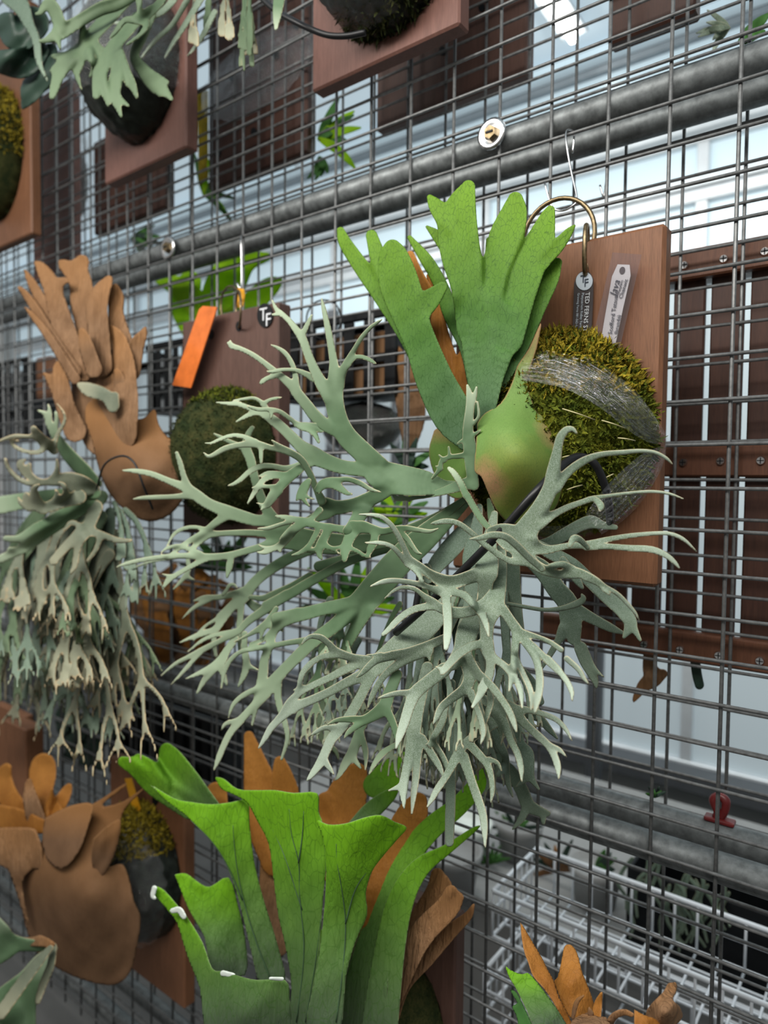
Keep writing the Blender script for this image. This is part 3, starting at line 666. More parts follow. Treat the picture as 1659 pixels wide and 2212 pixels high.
# broad frond to the lower left
ff(['3:1640,470,56,15.5 1460,615,150,16.5 1250,800,222,18 1050,980,244,19 900,1150,250,20 780,1290,242,20.5 680,1370,190,20.8',
 '3:640,1360,130 400,1402,110 200,1452,114 0,1490,118', '4:1200,262,104 1060,325,112 985,415,66 900,480,40 800,520,36,20',
 '4:985,430,66 952,550,70 915,650,76 900,780,86 880,880,80 850,1000,60 808,1212,18',
 '4:1659,235,140 1500,372,122 1350,480,112 1200,620,102 1080,740,96 985,850,108 900,970,86 800,1070,66 700,1180,66 620,1280,60 560,1400,55 520,1500,48 484,1592,14,23',
 '4:940,880,66 800,922,50 700,980,42 640,1050,34 605,1152,9', '4:720,1160,42 640,1180,38 580,1202,34 545,1252,11',
 '4:1300,480,56 1100,510,46 950,540,46 800,560,46 700,590,36 620,660,40 570,760,40 545,902,13', '4:1025,870,76 1030,980,62 1055,1090,58 1090,1200,50 1110,1330,40 1060,1500,24',
 '5:600,50,150 520,200,112 452,330,92 400,450,82 335,600,72 270,760,62 222,900,60 200,1050,60 225,1180,46 330,1262,40 362,1342,14,17',
 '|', '4:745,430,50,20.5 742,560,56 760,680,62 740,780,56 690,882,18', '4:770,702,42 872,746,10'], 'grey', seed=17)
# frond in front of it
ff(['5:1330,-60,90,17 1220,90,180,19 1060,240,232,21 890,395,232,23 760,495,200,24 620,580,150,25',
 '5:720,520,110 570,500,90 460,472,72 335,425,80 282,362,56 210,306,55 130,295,40 80,322,30 43,365,10,28', '5:335,450,62 220,470,50 120,530,50 50,620,50 18,755,34,27',
 '5:570,515,72 430,572,76 300,640,66 150,710,60 30,772,56', '4:1215,928,56 1130,1020,72 1065,1105,44 1018,1148,13,27', '4:1172,1030,40 1172,1105,14', '4:1250,890,40 1200,905,24 1160,910,10',
 '5:620,610,120 450,680,86 300,760,76 150,830,76 0,890,80', '4:1185,1048,80 1080,1130,66 980,1220,60 920,1320,48 862,1410,12,27',
 '5:630,630,110 580,750,86 512,880,90 440,1000,90 380,1080,90 300,1170,90 250,1280,80 200,1380,74 130,1480,48 90,1528,13,28', '5:245,1360,58 290,1430,40 320,1472,13', '5:350,1075,62 240,1075,45 170,1110,34 120,1142,9',
 '|', '5:1280,310,84,25.5 1100,380,76 950,430,76 800,462,80 680,500,66 600,570,54 550,620,34 513,648,9,30', '5:720,452,44 650,455,22 598,450,11', '5:1120,410,46 1135,470,34 1140,508,10',
 '5:1130,420,80 950,490,76 860,540,76 760,620,60 690,720,54 640,820,44 608,912,10,29'], 'grey2', seed=18, grow=1.0)
# front centre frond with the star of tips
ff(['6:1060,120,60,18 1010,380,140,21 1000,520,190,23.5 990,620,200,25', '6:900,640,120 750,690,112 650,702,124 520,640,86 420,570,76 345,520,72 305,475,40,28',
 '6:335,515,52 272,370,48 200,240,45 120,160,42 40,130,36 -98,122,11,31', '6:315,545,50 262,480,45 200,410,42 130,375,38 60,365,36 -48,365,12,31', '6:325,555,40 400,620,40 440,690,34 465,748,10,30',
 '6:640,740,116 600,780,80 480,740,48 400,716,48 250,690,45 120,695,45 0,737,13,32', '6:642,790,84 652,900,80 662,1050,78 656,1180,70 645,1266,40,33', '6:690,785,64 800,812,66 880,890,66 950,970,62 990,1070,50 1010,1164,15,33',
 '6:990,650,130 975,800,120 950,930,100,24'], 'grey2', seed=19, grow=1.0)
ff(['6:1115,420,86,20 1120,540,92,21 1110,660,112,23 1080,800,150,25 1035,905,200,26.5 1005,1000,150,27',
 '6:960,905,120 850,950,92 720,962,100 600,922,82 530,872,76 450,812,45 380,762,40 280,745,34 200,775,27 118,845,9,30', '6:560,905,66 420,920,62 320,960,60 230,1030,55 150,1112,46 108,1148,32,30',
 '6:1000,1000,140 992,1150,112 1000,1270,120 1025,1370,82 1012,1500,80 950,1610,74', '8:590,290,75 540,400,64 478,502,28,33', '6:970,1225,74 860,1250,76 760,1310,76 680,1390,70 632,1450,60 610,1476,38,32', '6:600,1440,34 556,1422,11',
 '6:1045,1340,64 1150,1420,60 1220,1490,55', '8:790,190,58 850,275,52 890,380,50 902,512,17,33',
 '6:1060,905,150 1130,940,94 1190,1020,84 1250,1110,94 1300,1180,80 1400,1260,60 1500,1360,60 1600,1450,55', '8:1120,90,54 1210,190,54 1280,280,50 1322,370,42 1328,448,15,30',
 '6:1245,1130,76 1235,1250,66 1225,1380,60 1210,1500,55 1184,1632,16,32', '6:1310,1140,66 1430,1170,42 1530,1212,42 1630,1280,46', '8:1280,90,50 1380,180,45 1430,262,34 1470,307,9,28',
 '8:930,-40,60,28 1012,80,62 1045,200,65 1050,330,65 1032,440,58 1010,548,22,31', '8:840,70,50,27 910,220,48 960,330,50 982,430,44 975,527,15,30'], 'grey2', seed=20, grow=.8)
# front lower centre
ff(['6:900,960,150,24 830,1120,185,26 780,1290,150,27.5 700,1400,110,28.5', '5:1260,580,120 1110,695,112 1015,780,112 962,900,92 922,1030,86 880,1150,66 850,1252,18,33', '5:985,780,64 870,780,50 770,802,38 698,822,10,32',
 '6:795,1300,120 870,1420,92 940,1515,76', '8:560,250,70 650,340,70 720,430,62 790,540,60 830,640,50 852,714,15,31',
 '5:1440,500,90,26.5 1480,640,112 1435,740,92 1330,822,76 1240,900,65 1200,982,50 1168,1046,12,31', '5:1490,780,74 1530,880,55 1575,1000,50 1597,1120,45 1575,1212,15,31'], 'grey2', seed=21, grow=.8)
# hanging tips below
ff(['5:1120,560,100,24 1060,800,110,25.5 1020,960,126,26.5 1000,1080,132,27.5 980,1200,92 960,1350,86 930,1480,76 912,1600,76 920,1762,16,31', '5:880,1580,54 785,1612,13', '5:1045,1170,96 1032,1350,70 1020,1500,65 1000,1660,50 985,1812,14,30',
 '5:1075,1165,66 1150,1290,66 1212,1390,56 1255,1485,26,29'], 'grey2', seed=22)
ff(['5:860,620,90,23 790,790,106,24.5 745,895,112,25.5 600,1000,82 480,1002,60 350,1010,40 258,1052,10,28', '5:730,945,80 600,1010,60 500,1070,55 440,1120,40 410,1165,10,28', '5:770,915,74 822,1030,66 860,1150,56 887,1325,12,28',
 '|', '5:620,960,80,22.5 560,1060,76 522,1150,76 482,1280,90 420,1380,75 360,1490,34 328,1524,10,26', '5:490,1340,54 530,1390,36 552,1424,12', '5:555,1130,50 592,1280,50 590,1434,12', '5:850,1220,46,24 740,1290,56 670,1380,45 618,1478,10,26'], 'grey', seed=23)
ff(['8:730,560,100,24 690,610,112,25 600,680,84,26 480,760,76 385,850,76 322,960,82 260,1080,62 180,1200,60 130,1290,44 90,1358,14,31', '8:400,930,94 430,1020,86 470,1140,76 520,1280,76 565,1420,68 580,1550,55 585,1698,14,31',
 '8:470,840,76 550,930,72 610,1010,62 640,1120,50 646,1230,42 632,1318,12,30', '8:620,950,48 690,980,35 727,1052,10', '|',
 '8:245,500,60,26 222,620,60 180,700,60 130,790,50 116,852,17,29', '8:118,820,32 76,823,9', '8:140,800,50,26.5 220,920,50 260,1020,45 273,1112,15,29'], 'grey2', seed=24)
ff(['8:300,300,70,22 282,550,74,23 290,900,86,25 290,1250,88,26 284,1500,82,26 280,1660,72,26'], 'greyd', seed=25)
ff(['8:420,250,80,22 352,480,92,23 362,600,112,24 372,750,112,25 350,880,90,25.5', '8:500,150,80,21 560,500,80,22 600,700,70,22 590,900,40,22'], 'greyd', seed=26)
ff(['8:420,330,90,24 600,455,84,24 720,482,120,25 835,532,112,26 950,530,56 1070,560,50 1190,610,45 1270,690,37 1326,793,9,28', '8:845,560,104 940,660,72 1050,760,68 1130,840,63 1180,930,62 1206,1020,54 1213,1114,14,29', '8:1150,838,48 1220,870,40 1278,927,10',
 '8:650,520,64,25 690,640,46 720,720,40 726,808,12', '8:700,520,80,25 745,620,72 800,780,62 860,900,58 890,1020,50 898,1138,14,29', '|', '8:620,340,50,27 632,450,55 612,540,48 594,624,22,29', '8:520,440,60,26.5 560,600,52 576,700,48 549,818,12,30'], 'grey2', seed=27)
# backs: shaded fronds behind on the right and below
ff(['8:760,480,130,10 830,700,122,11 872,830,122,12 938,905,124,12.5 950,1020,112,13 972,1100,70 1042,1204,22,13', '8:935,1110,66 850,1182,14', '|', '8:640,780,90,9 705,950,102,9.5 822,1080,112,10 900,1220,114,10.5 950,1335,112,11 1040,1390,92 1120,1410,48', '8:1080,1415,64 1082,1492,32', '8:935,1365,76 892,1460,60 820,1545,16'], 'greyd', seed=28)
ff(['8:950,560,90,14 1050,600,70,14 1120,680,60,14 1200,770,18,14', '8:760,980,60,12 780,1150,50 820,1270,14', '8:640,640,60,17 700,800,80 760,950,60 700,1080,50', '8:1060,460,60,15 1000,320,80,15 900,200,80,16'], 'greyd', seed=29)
ff(['7:200,860,80,24 270,870,140,25.5 345,905,192,26.5 430,935,185,27', '7:440,845,165 530,700,122 600,560,106 622,450,96 650,300,66 670,212,60 710,158,50 755,150,34 788,182,10,27', '7:640,550,84 720,450,62 830,370,55 950,325,40 1100,310,35 1220,300,28 1320,310,26 1400,350,24 1444,392,8,21',
 '7:520,785,120 620,740,56 720,690,45 830,650,40 890,630,40 1000,610,26 1150,590,22 1300,580,22 1420,595,20 1522,632,9,20', '7:450,955,130 580,980,62 720,955,45 850,945,50 1000,910,38 1150,885,35 1300,870,30 1420,870,28 1520,910,27 1614,997,8,20',
 '7:850,965,44 1000,960,40 1150,970,45 1300,980,48 1400,1020,40 1460,1070,31 1491,1107,12,22', '7:410,1000,150 480,1070,84 560,1120,70 660,1150,60 760,1140,82 860,1160,50 940,1210,45 980,1260,34 1012,1292,11,27', '7:750,1112,52 690,1082,45 620,1090,40 584,1100,18,29',
 '7:840,1180,30 950,1222,30 1060,1282,30 1140,1360,28 1190,1420,21 1213,1467,7,25', '7:420,1055,76 335,1062,46 240,1010,40', '6:1100,470,50 950,360,48 850,270,48 750,200,48 650,180,48 560,195,36 520,202,13,30',
 '|', '7:890,628,34,24 920,640,42 950,680,50 944,710,18,26', '7:860,965,34,25 805,912,45 762,905,50 734,957,28,27', '7:545,1112,46,28 450,1030,50 370,950,52 290,890,50 200,880,48 110,902,34 48,906,8,32'], 'grey2', seed=30, tilt=.02)
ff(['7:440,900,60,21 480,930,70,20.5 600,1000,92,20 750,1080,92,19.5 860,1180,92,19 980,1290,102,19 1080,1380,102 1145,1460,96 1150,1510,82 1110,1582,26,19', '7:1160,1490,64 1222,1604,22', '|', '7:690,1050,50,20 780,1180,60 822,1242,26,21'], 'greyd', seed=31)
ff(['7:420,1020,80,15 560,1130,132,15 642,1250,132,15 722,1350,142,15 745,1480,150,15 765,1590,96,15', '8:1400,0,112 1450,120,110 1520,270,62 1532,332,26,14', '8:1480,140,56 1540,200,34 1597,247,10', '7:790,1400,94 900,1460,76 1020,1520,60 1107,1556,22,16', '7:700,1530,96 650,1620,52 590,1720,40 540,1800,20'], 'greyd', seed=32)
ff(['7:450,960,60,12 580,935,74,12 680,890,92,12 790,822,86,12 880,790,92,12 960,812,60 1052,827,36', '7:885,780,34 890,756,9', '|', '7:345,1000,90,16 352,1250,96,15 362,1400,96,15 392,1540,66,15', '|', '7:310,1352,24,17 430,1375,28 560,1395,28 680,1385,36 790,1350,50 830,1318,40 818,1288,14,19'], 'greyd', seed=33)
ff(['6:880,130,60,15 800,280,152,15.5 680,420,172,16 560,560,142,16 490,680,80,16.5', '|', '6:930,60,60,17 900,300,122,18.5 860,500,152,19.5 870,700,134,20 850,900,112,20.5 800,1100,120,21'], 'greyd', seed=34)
ff(['6:1010,0,36,17 1038,130,76,17 1052,240,66,17.5', '|', '3:1462,205,34,19 1500,240,52,19.5 1560,330,58,20 1605,430,60,21', '6:830,-30,60 900,90,60 960,182,58 1020,240,46 1090,250,24,22'], 'grey', seed=35)
lr = np.random.default_rng(21)                       # more hanging straps deeper inside the clump
for q in range(18):
    ch = grow_frond(900+lr.uniform(0, 190), 1210+lr.uniform(0, 90), lr.uniform(1.25, 2.05), lr.uniform(110, 185), lr.uniform(17, 27), lr.uniform(13, 17), lr.uniform(15, 21), lr, 3, .5, .5)
    ff(ch, ['greyd', 'greyd', 'grey'][q % 3], seed=400+q, cell=4)
for q in range(6):
    ch = grow_frond(760+lr.uniform(-60, 120), 1330+lr.uniform(-40, 60), lr.uniform(1.7, 2.3), lr.uniform(70, 120), lr.uniform(12, 18), lr.uniform(15, 18), lr.uniform(17, 20), lr, 3, .5, .6)
    ff(ch, ['greyd', 'grey'][q % 2], seed=430+q, cell=4)
# young crests
ff(['s:560,1190,40,18.5 552,1130,46,18.5 545,1050,50 538,985,40 545,900,32 543,850,24 536,818,10', 's:550,900,20 562,860,18 570,825,8', 's:545,1075,22 500,1082,20 470,1085,16 440,1100,18 432,1130,18 405,1165,9', 's:470,1085,14 466,1048,8', 's:452,1100,12 430,1078,7', 's:440,1130,10 418,1120,6', 's:545,1040,16 520,1025,14 500,1035,8', 's:550,1010,14 570,995,12 585,985,6',
 's:560,960,12 578,930,11 574,880,7', 's:548,1180,46 500,1195,42 440,1215,28 380,1230,18 320,1240,14 275,1240,16 250,1215,9', 's:330,1240,10 350,1220,7', 's:290,1235,14 280,1212,7', 's:300,1235,12 320,1250,7', 's:370,1232,10 390,1218,6', 's:275,1240,12 262,1250,6'], 'grey', cell=2.0, k=1.6, thick=.0009, seed=36, grow=.3)

# upright green fronds and round shield
sh = lambda spec, mat='shield', **kw: frond('shield_frond', fern, M[mat], spec, **{**dict(cell=3.0, k=3.5, thick=.0008, wave=.10, tilt=.02, grow=-.3), **kw})
sh(['s:590,960,60,17 600,880,95,17 602,780,140,16.3 612,680,190,15.5 625,580,215,14.5', 's:570,600,150 545,450,140 512,330,150 500,230,148 512,150,112 540,75,50,13', 's:480,225,86 425,155,62 396,116,24', 's:625,520,130 645,380,108 680,265,128 710,175,98 716,122,56,12',
    's:680,640,130 720,490,134 768,365,122 810,270,100 834,195,60 846,162,34,12', 's:815,350,64 870,300,50 912,248,33 936,220,9', '|', 's:640,800,90,15.5 720,660,96,14 790,520,82,13 842,420,70,12 872,358,36,11.5'], seed=41)
sh(['s:525,1030,60,17.5 480,930,150,17.5 415,800,142,17 362,660,122,16.5 322,560,130,16 282,440,150,15.5 262,350,118 256,305,66,15', 's:335,545,104 392,500,80 442,450,40,16', '|', 's:430,860,90,15.5 330,650,84,14.5 230,500,72,13.5 150,390,62,12.5 82,290,50 62,240,30,12', 's:250,500,66 205,350,62 178,258,44,12.5'], seed=42)
sh(['s:575,830,70,14.5 540,680,66,13.5 480,560,64,12.5 430,430,52,11.5 380,345,46 320,265,18,11', '|', 's:640,420,40,10 622,320,36 618,275,26,10', '|', 's:460,300,60,11 420,255,40 385,225,12,11'], seed=43)
sh(['s:530,900,90,13 480,800,90,12.5 440,660,74,12 425,570,54,12 430,510,30,12', 's:500,800,60 530,700,50 560,640,40', '|', 's:420,540,70,11.5 350,420,60,11.5 322,330,32,11.5', '|', 's:545,700,60,11 500,560,50,11 430,470,50,11 395,410,26,11'], 'browno', seed=44)
sh([poly('s', '572,960 600,922 660,884 700,812 722,745 765,680 812,580 795,680 762,790 776,868 802,922 850,942 880,990 882,1050 898,1130 892,1200 862,1280 800,1308 745,1330 692,1332 645,1285 612,1215 588,1160 562,1135 568,1040',
   '580,960,17 600,1140,19.5 640,1270,18 700,1320,16.5 700,1050,21 760,1100,20.5 700,900,17.5 780,950,16 720,760,15 812,580,13.5 890,1080,14 890,1180,14 850,1280,14 800,1180,18 660,1000,20')], 'kidney', wave=.05, seed=45, thick=.001)
sh([poly('s', '412,985 392,1060 408,1140 460,1225 520,1240 556,1190 556,1140 540,1050 470,960', '400,1050,13 460,1200,13 540,1150,17 500,1050,15.5 450,980,14.5')], 'kidney', wave=.05, seed=46)
# black support cable
P = [U(855, 1367, 23), U(930, 1300, 24.5), U(1010, 1222, 25), U(1090, 1140, 25.3), U(1160, 1060, 24.5), U(1225, 997, 20), U(1262, 988, 17.5), U(1290, 1010, 16.5), U(1312, 1070, 15), U(1318, 1130, 12)]
link('support_cable', tube_mesh('support_cable', P, .0042, 12, 6), M['rubber'], fern)
P = [U(860, 1170, 15), U(900, 1190, 17), U(905, 1260, 18), U(895, 1330, 19)]
link('support_cable', tube_mesh('support_cable', P, .004, 10, 6), M['rubber'], fern)

# hook, ring and tags of the big fern
s_hook([(1237, 330, -.5), (1240, 292, -.5), (1232, 280, .1), (1222, 292, 1.2), (1232, 360, 1.6), (1246, 425, 2.2), (1240, 442, 2.5), (1215, 455, 2.6), (1192, 445, 2.6), (1176, 393, 2.4)], 1, .0013, 'bent silver s-hook holding the brass ring of the big fern')
s_hook([(1308, 350, -12.5), (1313, 344, -12), (1316, 352, -11), (1309, 395, -10.8), (1304, 425, -10.5), (1296, 400, -10.3)], 1, .0015, 'dark wire hook on the far mesh right of the brass ring')
cr = U(1205, 515, 4.2); s_ = np.linalg.norm(cr-CAM)/F_PX; R = 76*s_
ring = [cr+R*np.array([math.cos(t)*.93, .10*math.cos(t), math.sin(t)]) for t in np.linspace(0, 2*math.pi, 37)]
tag(link('key_ring', tube_mesh('key_ring', ring, .0029, 10, 0, True), M['brass'], None, cr), 'large antique brass ring between the hook and the big board', 'ring')
c2 = U(1266, 540, 6.0); R2 = 45*s_
ring = [c2+R2*np.array([.10*math.cos(t), -.42*math.cos(t), math.sin(t)]) for t in np.linspace(0, 2*math.pi, 29)]
tag(link('key_ring', tube_mesh('key_ring', ring, .0029, 10, 0, True), M['brass'], None, c2), 'upright brass loop through the top edge of the big board', 'ring')
def flat_plate(name, pix, d, t, mat, parent):
    """thin plate lying against the board: traced outline, d cm in front of the mesh, t thick"""
    fr = [U(x, y, d) for x, y in pix]; n = len(fr); v = fr+[p+np.array([0, t, 0]) for p in fr]
    f = [tuple(range(n))[::-1], tuple(range(n, 2*n))]+[(i, (i+1) % n, n+(i+1) % n, n+i) for i in range(n)]
    bm = bmesh.new(); me = mesh_py(name, v, f, False); bm.from_mesh(me); bmesh.ops.recalc_face_normals(bm, faces=bm.faces); bm.to_mesh(me); bm.free()
    return link(name, me, mat, parent)
def circ(cx, cy, rx, ry, n=28, rot=0): return [(cx+rx*math.cos(a)*math.cos(rot)-ry*math.sin(a)*math.sin(rot), cy+rx*math.cos(a)*math.sin(rot)+ry*math.sin(a)*math.cos(rot)) for a in np.linspace(0, 2*math.pi, n, endpoint=False)]
o0 = U(1260, 600, 6); tg = thing('brand_tag', 'dark grey rounded tag with a pale disc, hanging on the big board', 'tag', o0)
flat_plate('plate', [(1236, 745), (1240, 612), (1245, 598), (1254, 587), (1264, 584), (1274, 589), (1281, 602), (1281, 640), (1276, 745)], 6.0, .0022, M['greytag'], tg)
dsk = flat_plate('disc', circ(1262, 607, 18, 20), 6.1, .0006, M['disc'], tg)
def along(a, b, d): p = U(*a, d); q = U(*b, d); return p, q-p
X_, Z_ = np.array([1., 0, 0]), np.array([0, 0, 1.])
sm = np.linalg.norm(U(1262, 607, 6)-CAM)/F_PX
text_mesh('print_TF', 'T', 21*sm, M['ink'], dsk, U(1253, 611, 6.18), X_, Z_); text_mesh('print_F', 'F', 21*sm, M['ink'], dsk, U(1261, 619, 6.18), X_, Z_)
p0, dr = along((1263, 632), (1256, 745), 6.1)
text_mesh('print_name', 'TED FERNS STUDIO', 12.2*sm, M['inkw'], tg, p0+X_*.0012, dr, np.cross(np.array([0, -1., 0]), dr))
p0, dr = along((1256, 633), (1249, 740), 6.1)
text_mesh('print_line', 'Platycerium Ridley Form', 7*sm, M['disc'], tg, p0+X_*.0005, dr, np.cross(np.array([0, -1., 0]), dr))
p0, dr = along((1248, 633), (1241, 740), 6.1)
text_mesh('print_line', 'Growing Ferns 081-562-1899', 6.2*sm, M['disc'], tg, p0, dr, np.cross(np.array([0, -1., 0]), dr))
o0 = U(1340, 560, 6.2); tg = thing('name_tag', 'white plant name tag inside a clear plastic sleeve on the big board', 'tag', o0)
flat_plate('sleeve', [(1277, 745), (1323, 545), (1386, 550), (1330, 790)], 6.9, .0003, M['sleeve'], tg)
flat_plate('label_card', [(1292, 770), (1294, 757), (1322, 597), (1334, 571), (1360, 572), (1362, 595), (1346, 665), (1322, 778)], 6.4, .001, M['white'], tg)
flat_plate('hole', circ(1344, 584, 6, 8, 16, .3), 6.5, .0003, M['greytag'], tg)
def vtext(a, b, s, size, mat='ink', sh=0):
    p0, dr = along(a, b, 6.52); text_mesh('print', s, size*sm, M[mat], tg, p0, dr, np.cross(np.array([0, -1., 0]), dr), shear=sh)
vtext((1330, 640), (1341, 602), 'Java', 19, sh=.3); vtext((1338, 634), (1346, 606), 'Platyfern', 7); vtext((1344, 645), (1356, 606), 'Chanwit', 10.5)
vtext((1317, 752), (1333, 650), 'P.W. Scofford Tatsuta', 11.5); vtext((1334, 722), (1341, 682), '(brunda)', 10.5); vtext((1303, 768), (1320, 772), '061', 12)

# ------------------------------------------------------------------ brown staghorn fern left of it
def board_at(parent, mat, bl, xr, h, d, t=.026, bev=.0025, w=None):
    """front lower left corner at a photo position; right edge through photo x (at same row) or width w"""
    a = U(bl[0], bl[1], d); x1 = a[0]+w if w else U(xr, bl[1], d)[0]
    return box('board', (a[0], -d/100, a[2]), (x1, -d/100+t, a[2]+h), mat, parent, bev), a, x1
o0 = U(500, 1150, 5.5)
fern2 = thing('staghorn_fern', 'fern with dry brown upright fronds and grey hanging fronds on a badged dark board', 'fern', o0)
a = U(395, 1150, 5.5); b_ = U(602, 652, 5.5)
box('board', (a[0], -.055, a[2]), (b_[0], -.026, b_[2]), M['board_dark'], fern2, .002)
c = np.array([-.79, -.055, 1.495]); r = (.112, .105, .118)
link('moss_ball', dome_mesh('moss_ball', c, r, .06, 22, 8, 5), M['mossd'], fern2)
lo = link('moss_tufts', tufts_mesh('moss_tufts', c, r, 3500, .0042, 9), M['mossd'], fern2); lo['kind'] = 'stuff'
lo = link('green_moss', tufts_mesh('green_moss', c, r, 900, .006, 10, zmin=.75), M['moss'], fern2); lo['kind'] = 'stuff'
B2 = lambda spec, mat='brown', **kw: frond('shield_frond', fern2, M[mat], spec, **{**dict(cell=4.0, k=4, thick=.0009, wave=.10, tilt=.05, grow=-.3), **kw})
B2([poly('l', '480,950 560,905 655,975 700,1030 790,1030 852,978 875,1062 925,1132 1000,1162 1040,1240 1052,1330 1022,1450 940,1560 820,1600 700,1545 600,1440 545,1310 505,1150 465,1025',
    '500,960,16.5 600,1000,17 560,1250,17.5 700,1250,19 800,1350,19 700,1500,16.5 850,1580,14 950,1400,16 1040,1300,13 1000,1170,13 850,1000,13 750,1080,16 650,1400,18')], 'nest', seed=51)
for q, sp in enumerate((['k:790,1150,195,15.5 770,900,208,15 710,620,214,14.5 690,450,195,14 660,340,182,13.5 700,262,125,13', 'k:660,400,117 560,300,104 520,265,52'], ['k:860,1150,195,16.5 840,850,182,16 825,650,182,15.5 862,520,151,15 922,420,81 942,398,34,14.5'],
    ['k:1040,1250,221,15.5 1060,1050,208,15 1012,860,182,14.5 990,700,135,14 992,570,135,13.5 982,482,73,13'], ['k:1120,1200,156,16 1165,980,135,15.5 1218,880,78 1242,818,21,14.5'],
    ['k:700,1200,169,17.5 580,930,195,17.5 505,700,179,17 452,510,151,16.5 402,390,135 345,300,86 302,262,23,15.5', 'k:470,480,104 540,420,65 575,430,31'], ['k:640,1200,104,18.2 500,1000,109,18.2 380,800,94,17.8 270,610,75,17.4 190,505,49 150,470,16,17'],
    ['k:640,1080,104,17 470,800,107,17 330,550,94,16.5 255,410,65 210,328,18,16'], ['k:640,1260,91,18.8 430,920,75,18.6 300,745,55 213,648,16,18'], ['k:800,1180,143,18.3 740,1000,130,18.3 715,900,96 700,852,60,18'],
    ['k:640,1700,195,17.5 560,1500,164,18.3 522,1320,151,18.3 505,1180,109 495,1120,39,18', 'k:500,1400,78 420,1260,60 368,1205,18,18.5'],
    ['k:1010,1350,100,17.2 1020,1260,90,17.2 1000,1195,60,17.2'], ['k:930,1700,480,17 900,1500,560,17 890,1320,560,16.4 890,1150,520,15.6 890,1000,420,14.8'])): B2(sp, seed=52+q*.1 if False else 520+q)
B2(['k:960,1500,90,19.2 900,1400,110,19.2 760,1350,120,19.2 680,1310,50,19.2', 'k:980,1480,70 985,1400,60'], 'greyl', seed=54)
G2 = lambda spec, mat='greyl', **kw: frond('fertile_frond', fern2, M[mat], spec, **{**dict(cell=4.0, k=3, thick=.0012, tilt=.05, grow=1.5), **kw})
G2(['m:1030,900,90,20 900,780,150,21 760,640,150,22 650,500,120,23 570,370,90,24 510,260,60 480,170,50 400,130,20,25', 'm:520,260,40 525,150,36 510,60,16', 'm:575,350,50 600,230,40 590,150,30'], 'grey', seed=55)
G2(['m:1000,960,110,20 850,920,220,22 700,860,160,23 560,880,90,24 430,890,60,25 300,900,50 180,840,46 90,740,44 55,640,30,28', 'm:560,860,80 600,760,50 600,650,26', 'm:420,890,60 330,830,70 250,760,90 210,690,70 260,650,30', 'm:300,790,60 310,700,40',
    '|', 'm:830,1040,160,22 680,1100,110 520,1150,100 440,1160,110,26 380,1060,100 360,960,70 410,915,30,29', 'm:430,1150,90 330,1130,90 280,1060,80 275,1010,40', 'm:300,1170,50 220,1110,40 190,1050,22', 'm:500,1140,70 580,1080,60 600,1000,40 580,965,18', 'm:600,1100,60 690,1010,56 670,920,50 620,890,26',
    '|', 'm:580,560,60,24 500,480,110,26 420,420,100 360,330,70 350,310,40,29', 'm:560,560,50 600,400,40 680,250,36 670,150,26 600,60,14', 'm:470,480,70 430,560,50 300,570,40 170,520,40 120,460,30 200,450,16', 'm:420,400,60 300,405,40 150,400,40 0,450,30'], seed=56)
G2(['m:960,1060,120,20 760,1170,130,22 560,1290,130,24 380,1380,110,26 200,1480,80,27 60,1480,60,28', 'm:380,1380,90 270,1480,70 230,1600,50 100,1590,40', 'm:920,1150,100,20 600,1360,90 300,1560,90 0,1700,90,27', '|', 'm:1000,1000,130,20 500,1040,150,22 0,1130,190,24'], 'grey', seed=57)
G2(['m:1010,1150,150,20 930,1350,130,22 860,1430,150,24 700,1560,100,25 560,1720,90,26', 'm:950,1400,90 1100,1450,70 1250,1500,60 1380,1500,30', 'm:860,1460,90 810,1620,70 790,1760,60 740,1860,20', 'm:880,1380,60 760,1310,50 680,1390,30', 'm:1060,1460,60 1010,1600,50 920,1720,30'], seed=58)
lr = np.random.default_rng(5)
for q in range(38):
    x0 = lr.uniform(70, 250); y0 = 1080+lr.uniform(-10, 130); ang = lr.uniform(1.5, 2.8) if q < 32 else lr.uniform(1.2, 1.6)
    ch = grow_frond(x0, y0, ang, lr.uniform(90, 235) if ang < 2.2 else lr.uniform(80, 150), lr.uniform(19, 34), lr.uniform(13, 17), lr.uniform(15, 22), lr, 3, .55, .75)
    G2(ch, ['greyl', 'sage', 'greyl', 'greyd'][q % 4], seed=60+q, cell=5.0)
for q in range(5):
    ch = grow_frond(245+lr.uniform(0, 30), 1080+lr.uniform(0, 40), lr.uniform(.2, 1.2), lr.uniform(40, 120), lr.uniform(10, 16), 17, 19, lr, 2, .8, .6)
    G2(ch, 'greyd', seed=95+q, cell=5.0)
P = [U(208, 1060, 20), U(225, 1005, 21.5), U(262, 985, 22.5), U(290, 1000, 22.5), U(310, 1050, 22), U(330, 1100, 20)]
link('support_wire', tube_mesh('support_wire', P, .0018, 8, 6), M['rubber'], fern2)
bdg = flat_plate('badge', circ(572, 681, 17, 26), 5.75, .0025, M['black'], fern2)
sm2 = np.linalg.norm(U(572, 680, 5.6)-CAM)/F_PX
text_mesh('print_T', 'T', 37*sm2, M['inkw'], bdg, U(561, 694, 5.85), X_, Z_, .0006); text_mesh('print_F', 'F', 37*sm2, M['inkw'], bdg, U(573, 705, 5.85), X_, Z_, .0006)
for hx, hy in ((515, 705), (455, 722)): flat_plate('board_hole', circ(hx, hy, 6, 11, 14), 5.6, .001, M['black'], fern2)
tg = tag(flat_plate('plant_label', [(372, 832), (430, 668), (438, 661), (468, 663), (466, 672), (412, 838)], 8.0, .002, M['orange'], None), 'glossy orange plant label hanging in front of the dark board', 'label')
s_hook([(527, 515, -.4), (523, 508, .3), (521, 516, 1.2), (522, 560, 1.6), (522, 610, 2.2), (518, 622, 2.6), (512, 612, 2.6)], 1, .0016, 'silver s-hook above the dark board with the round badge')
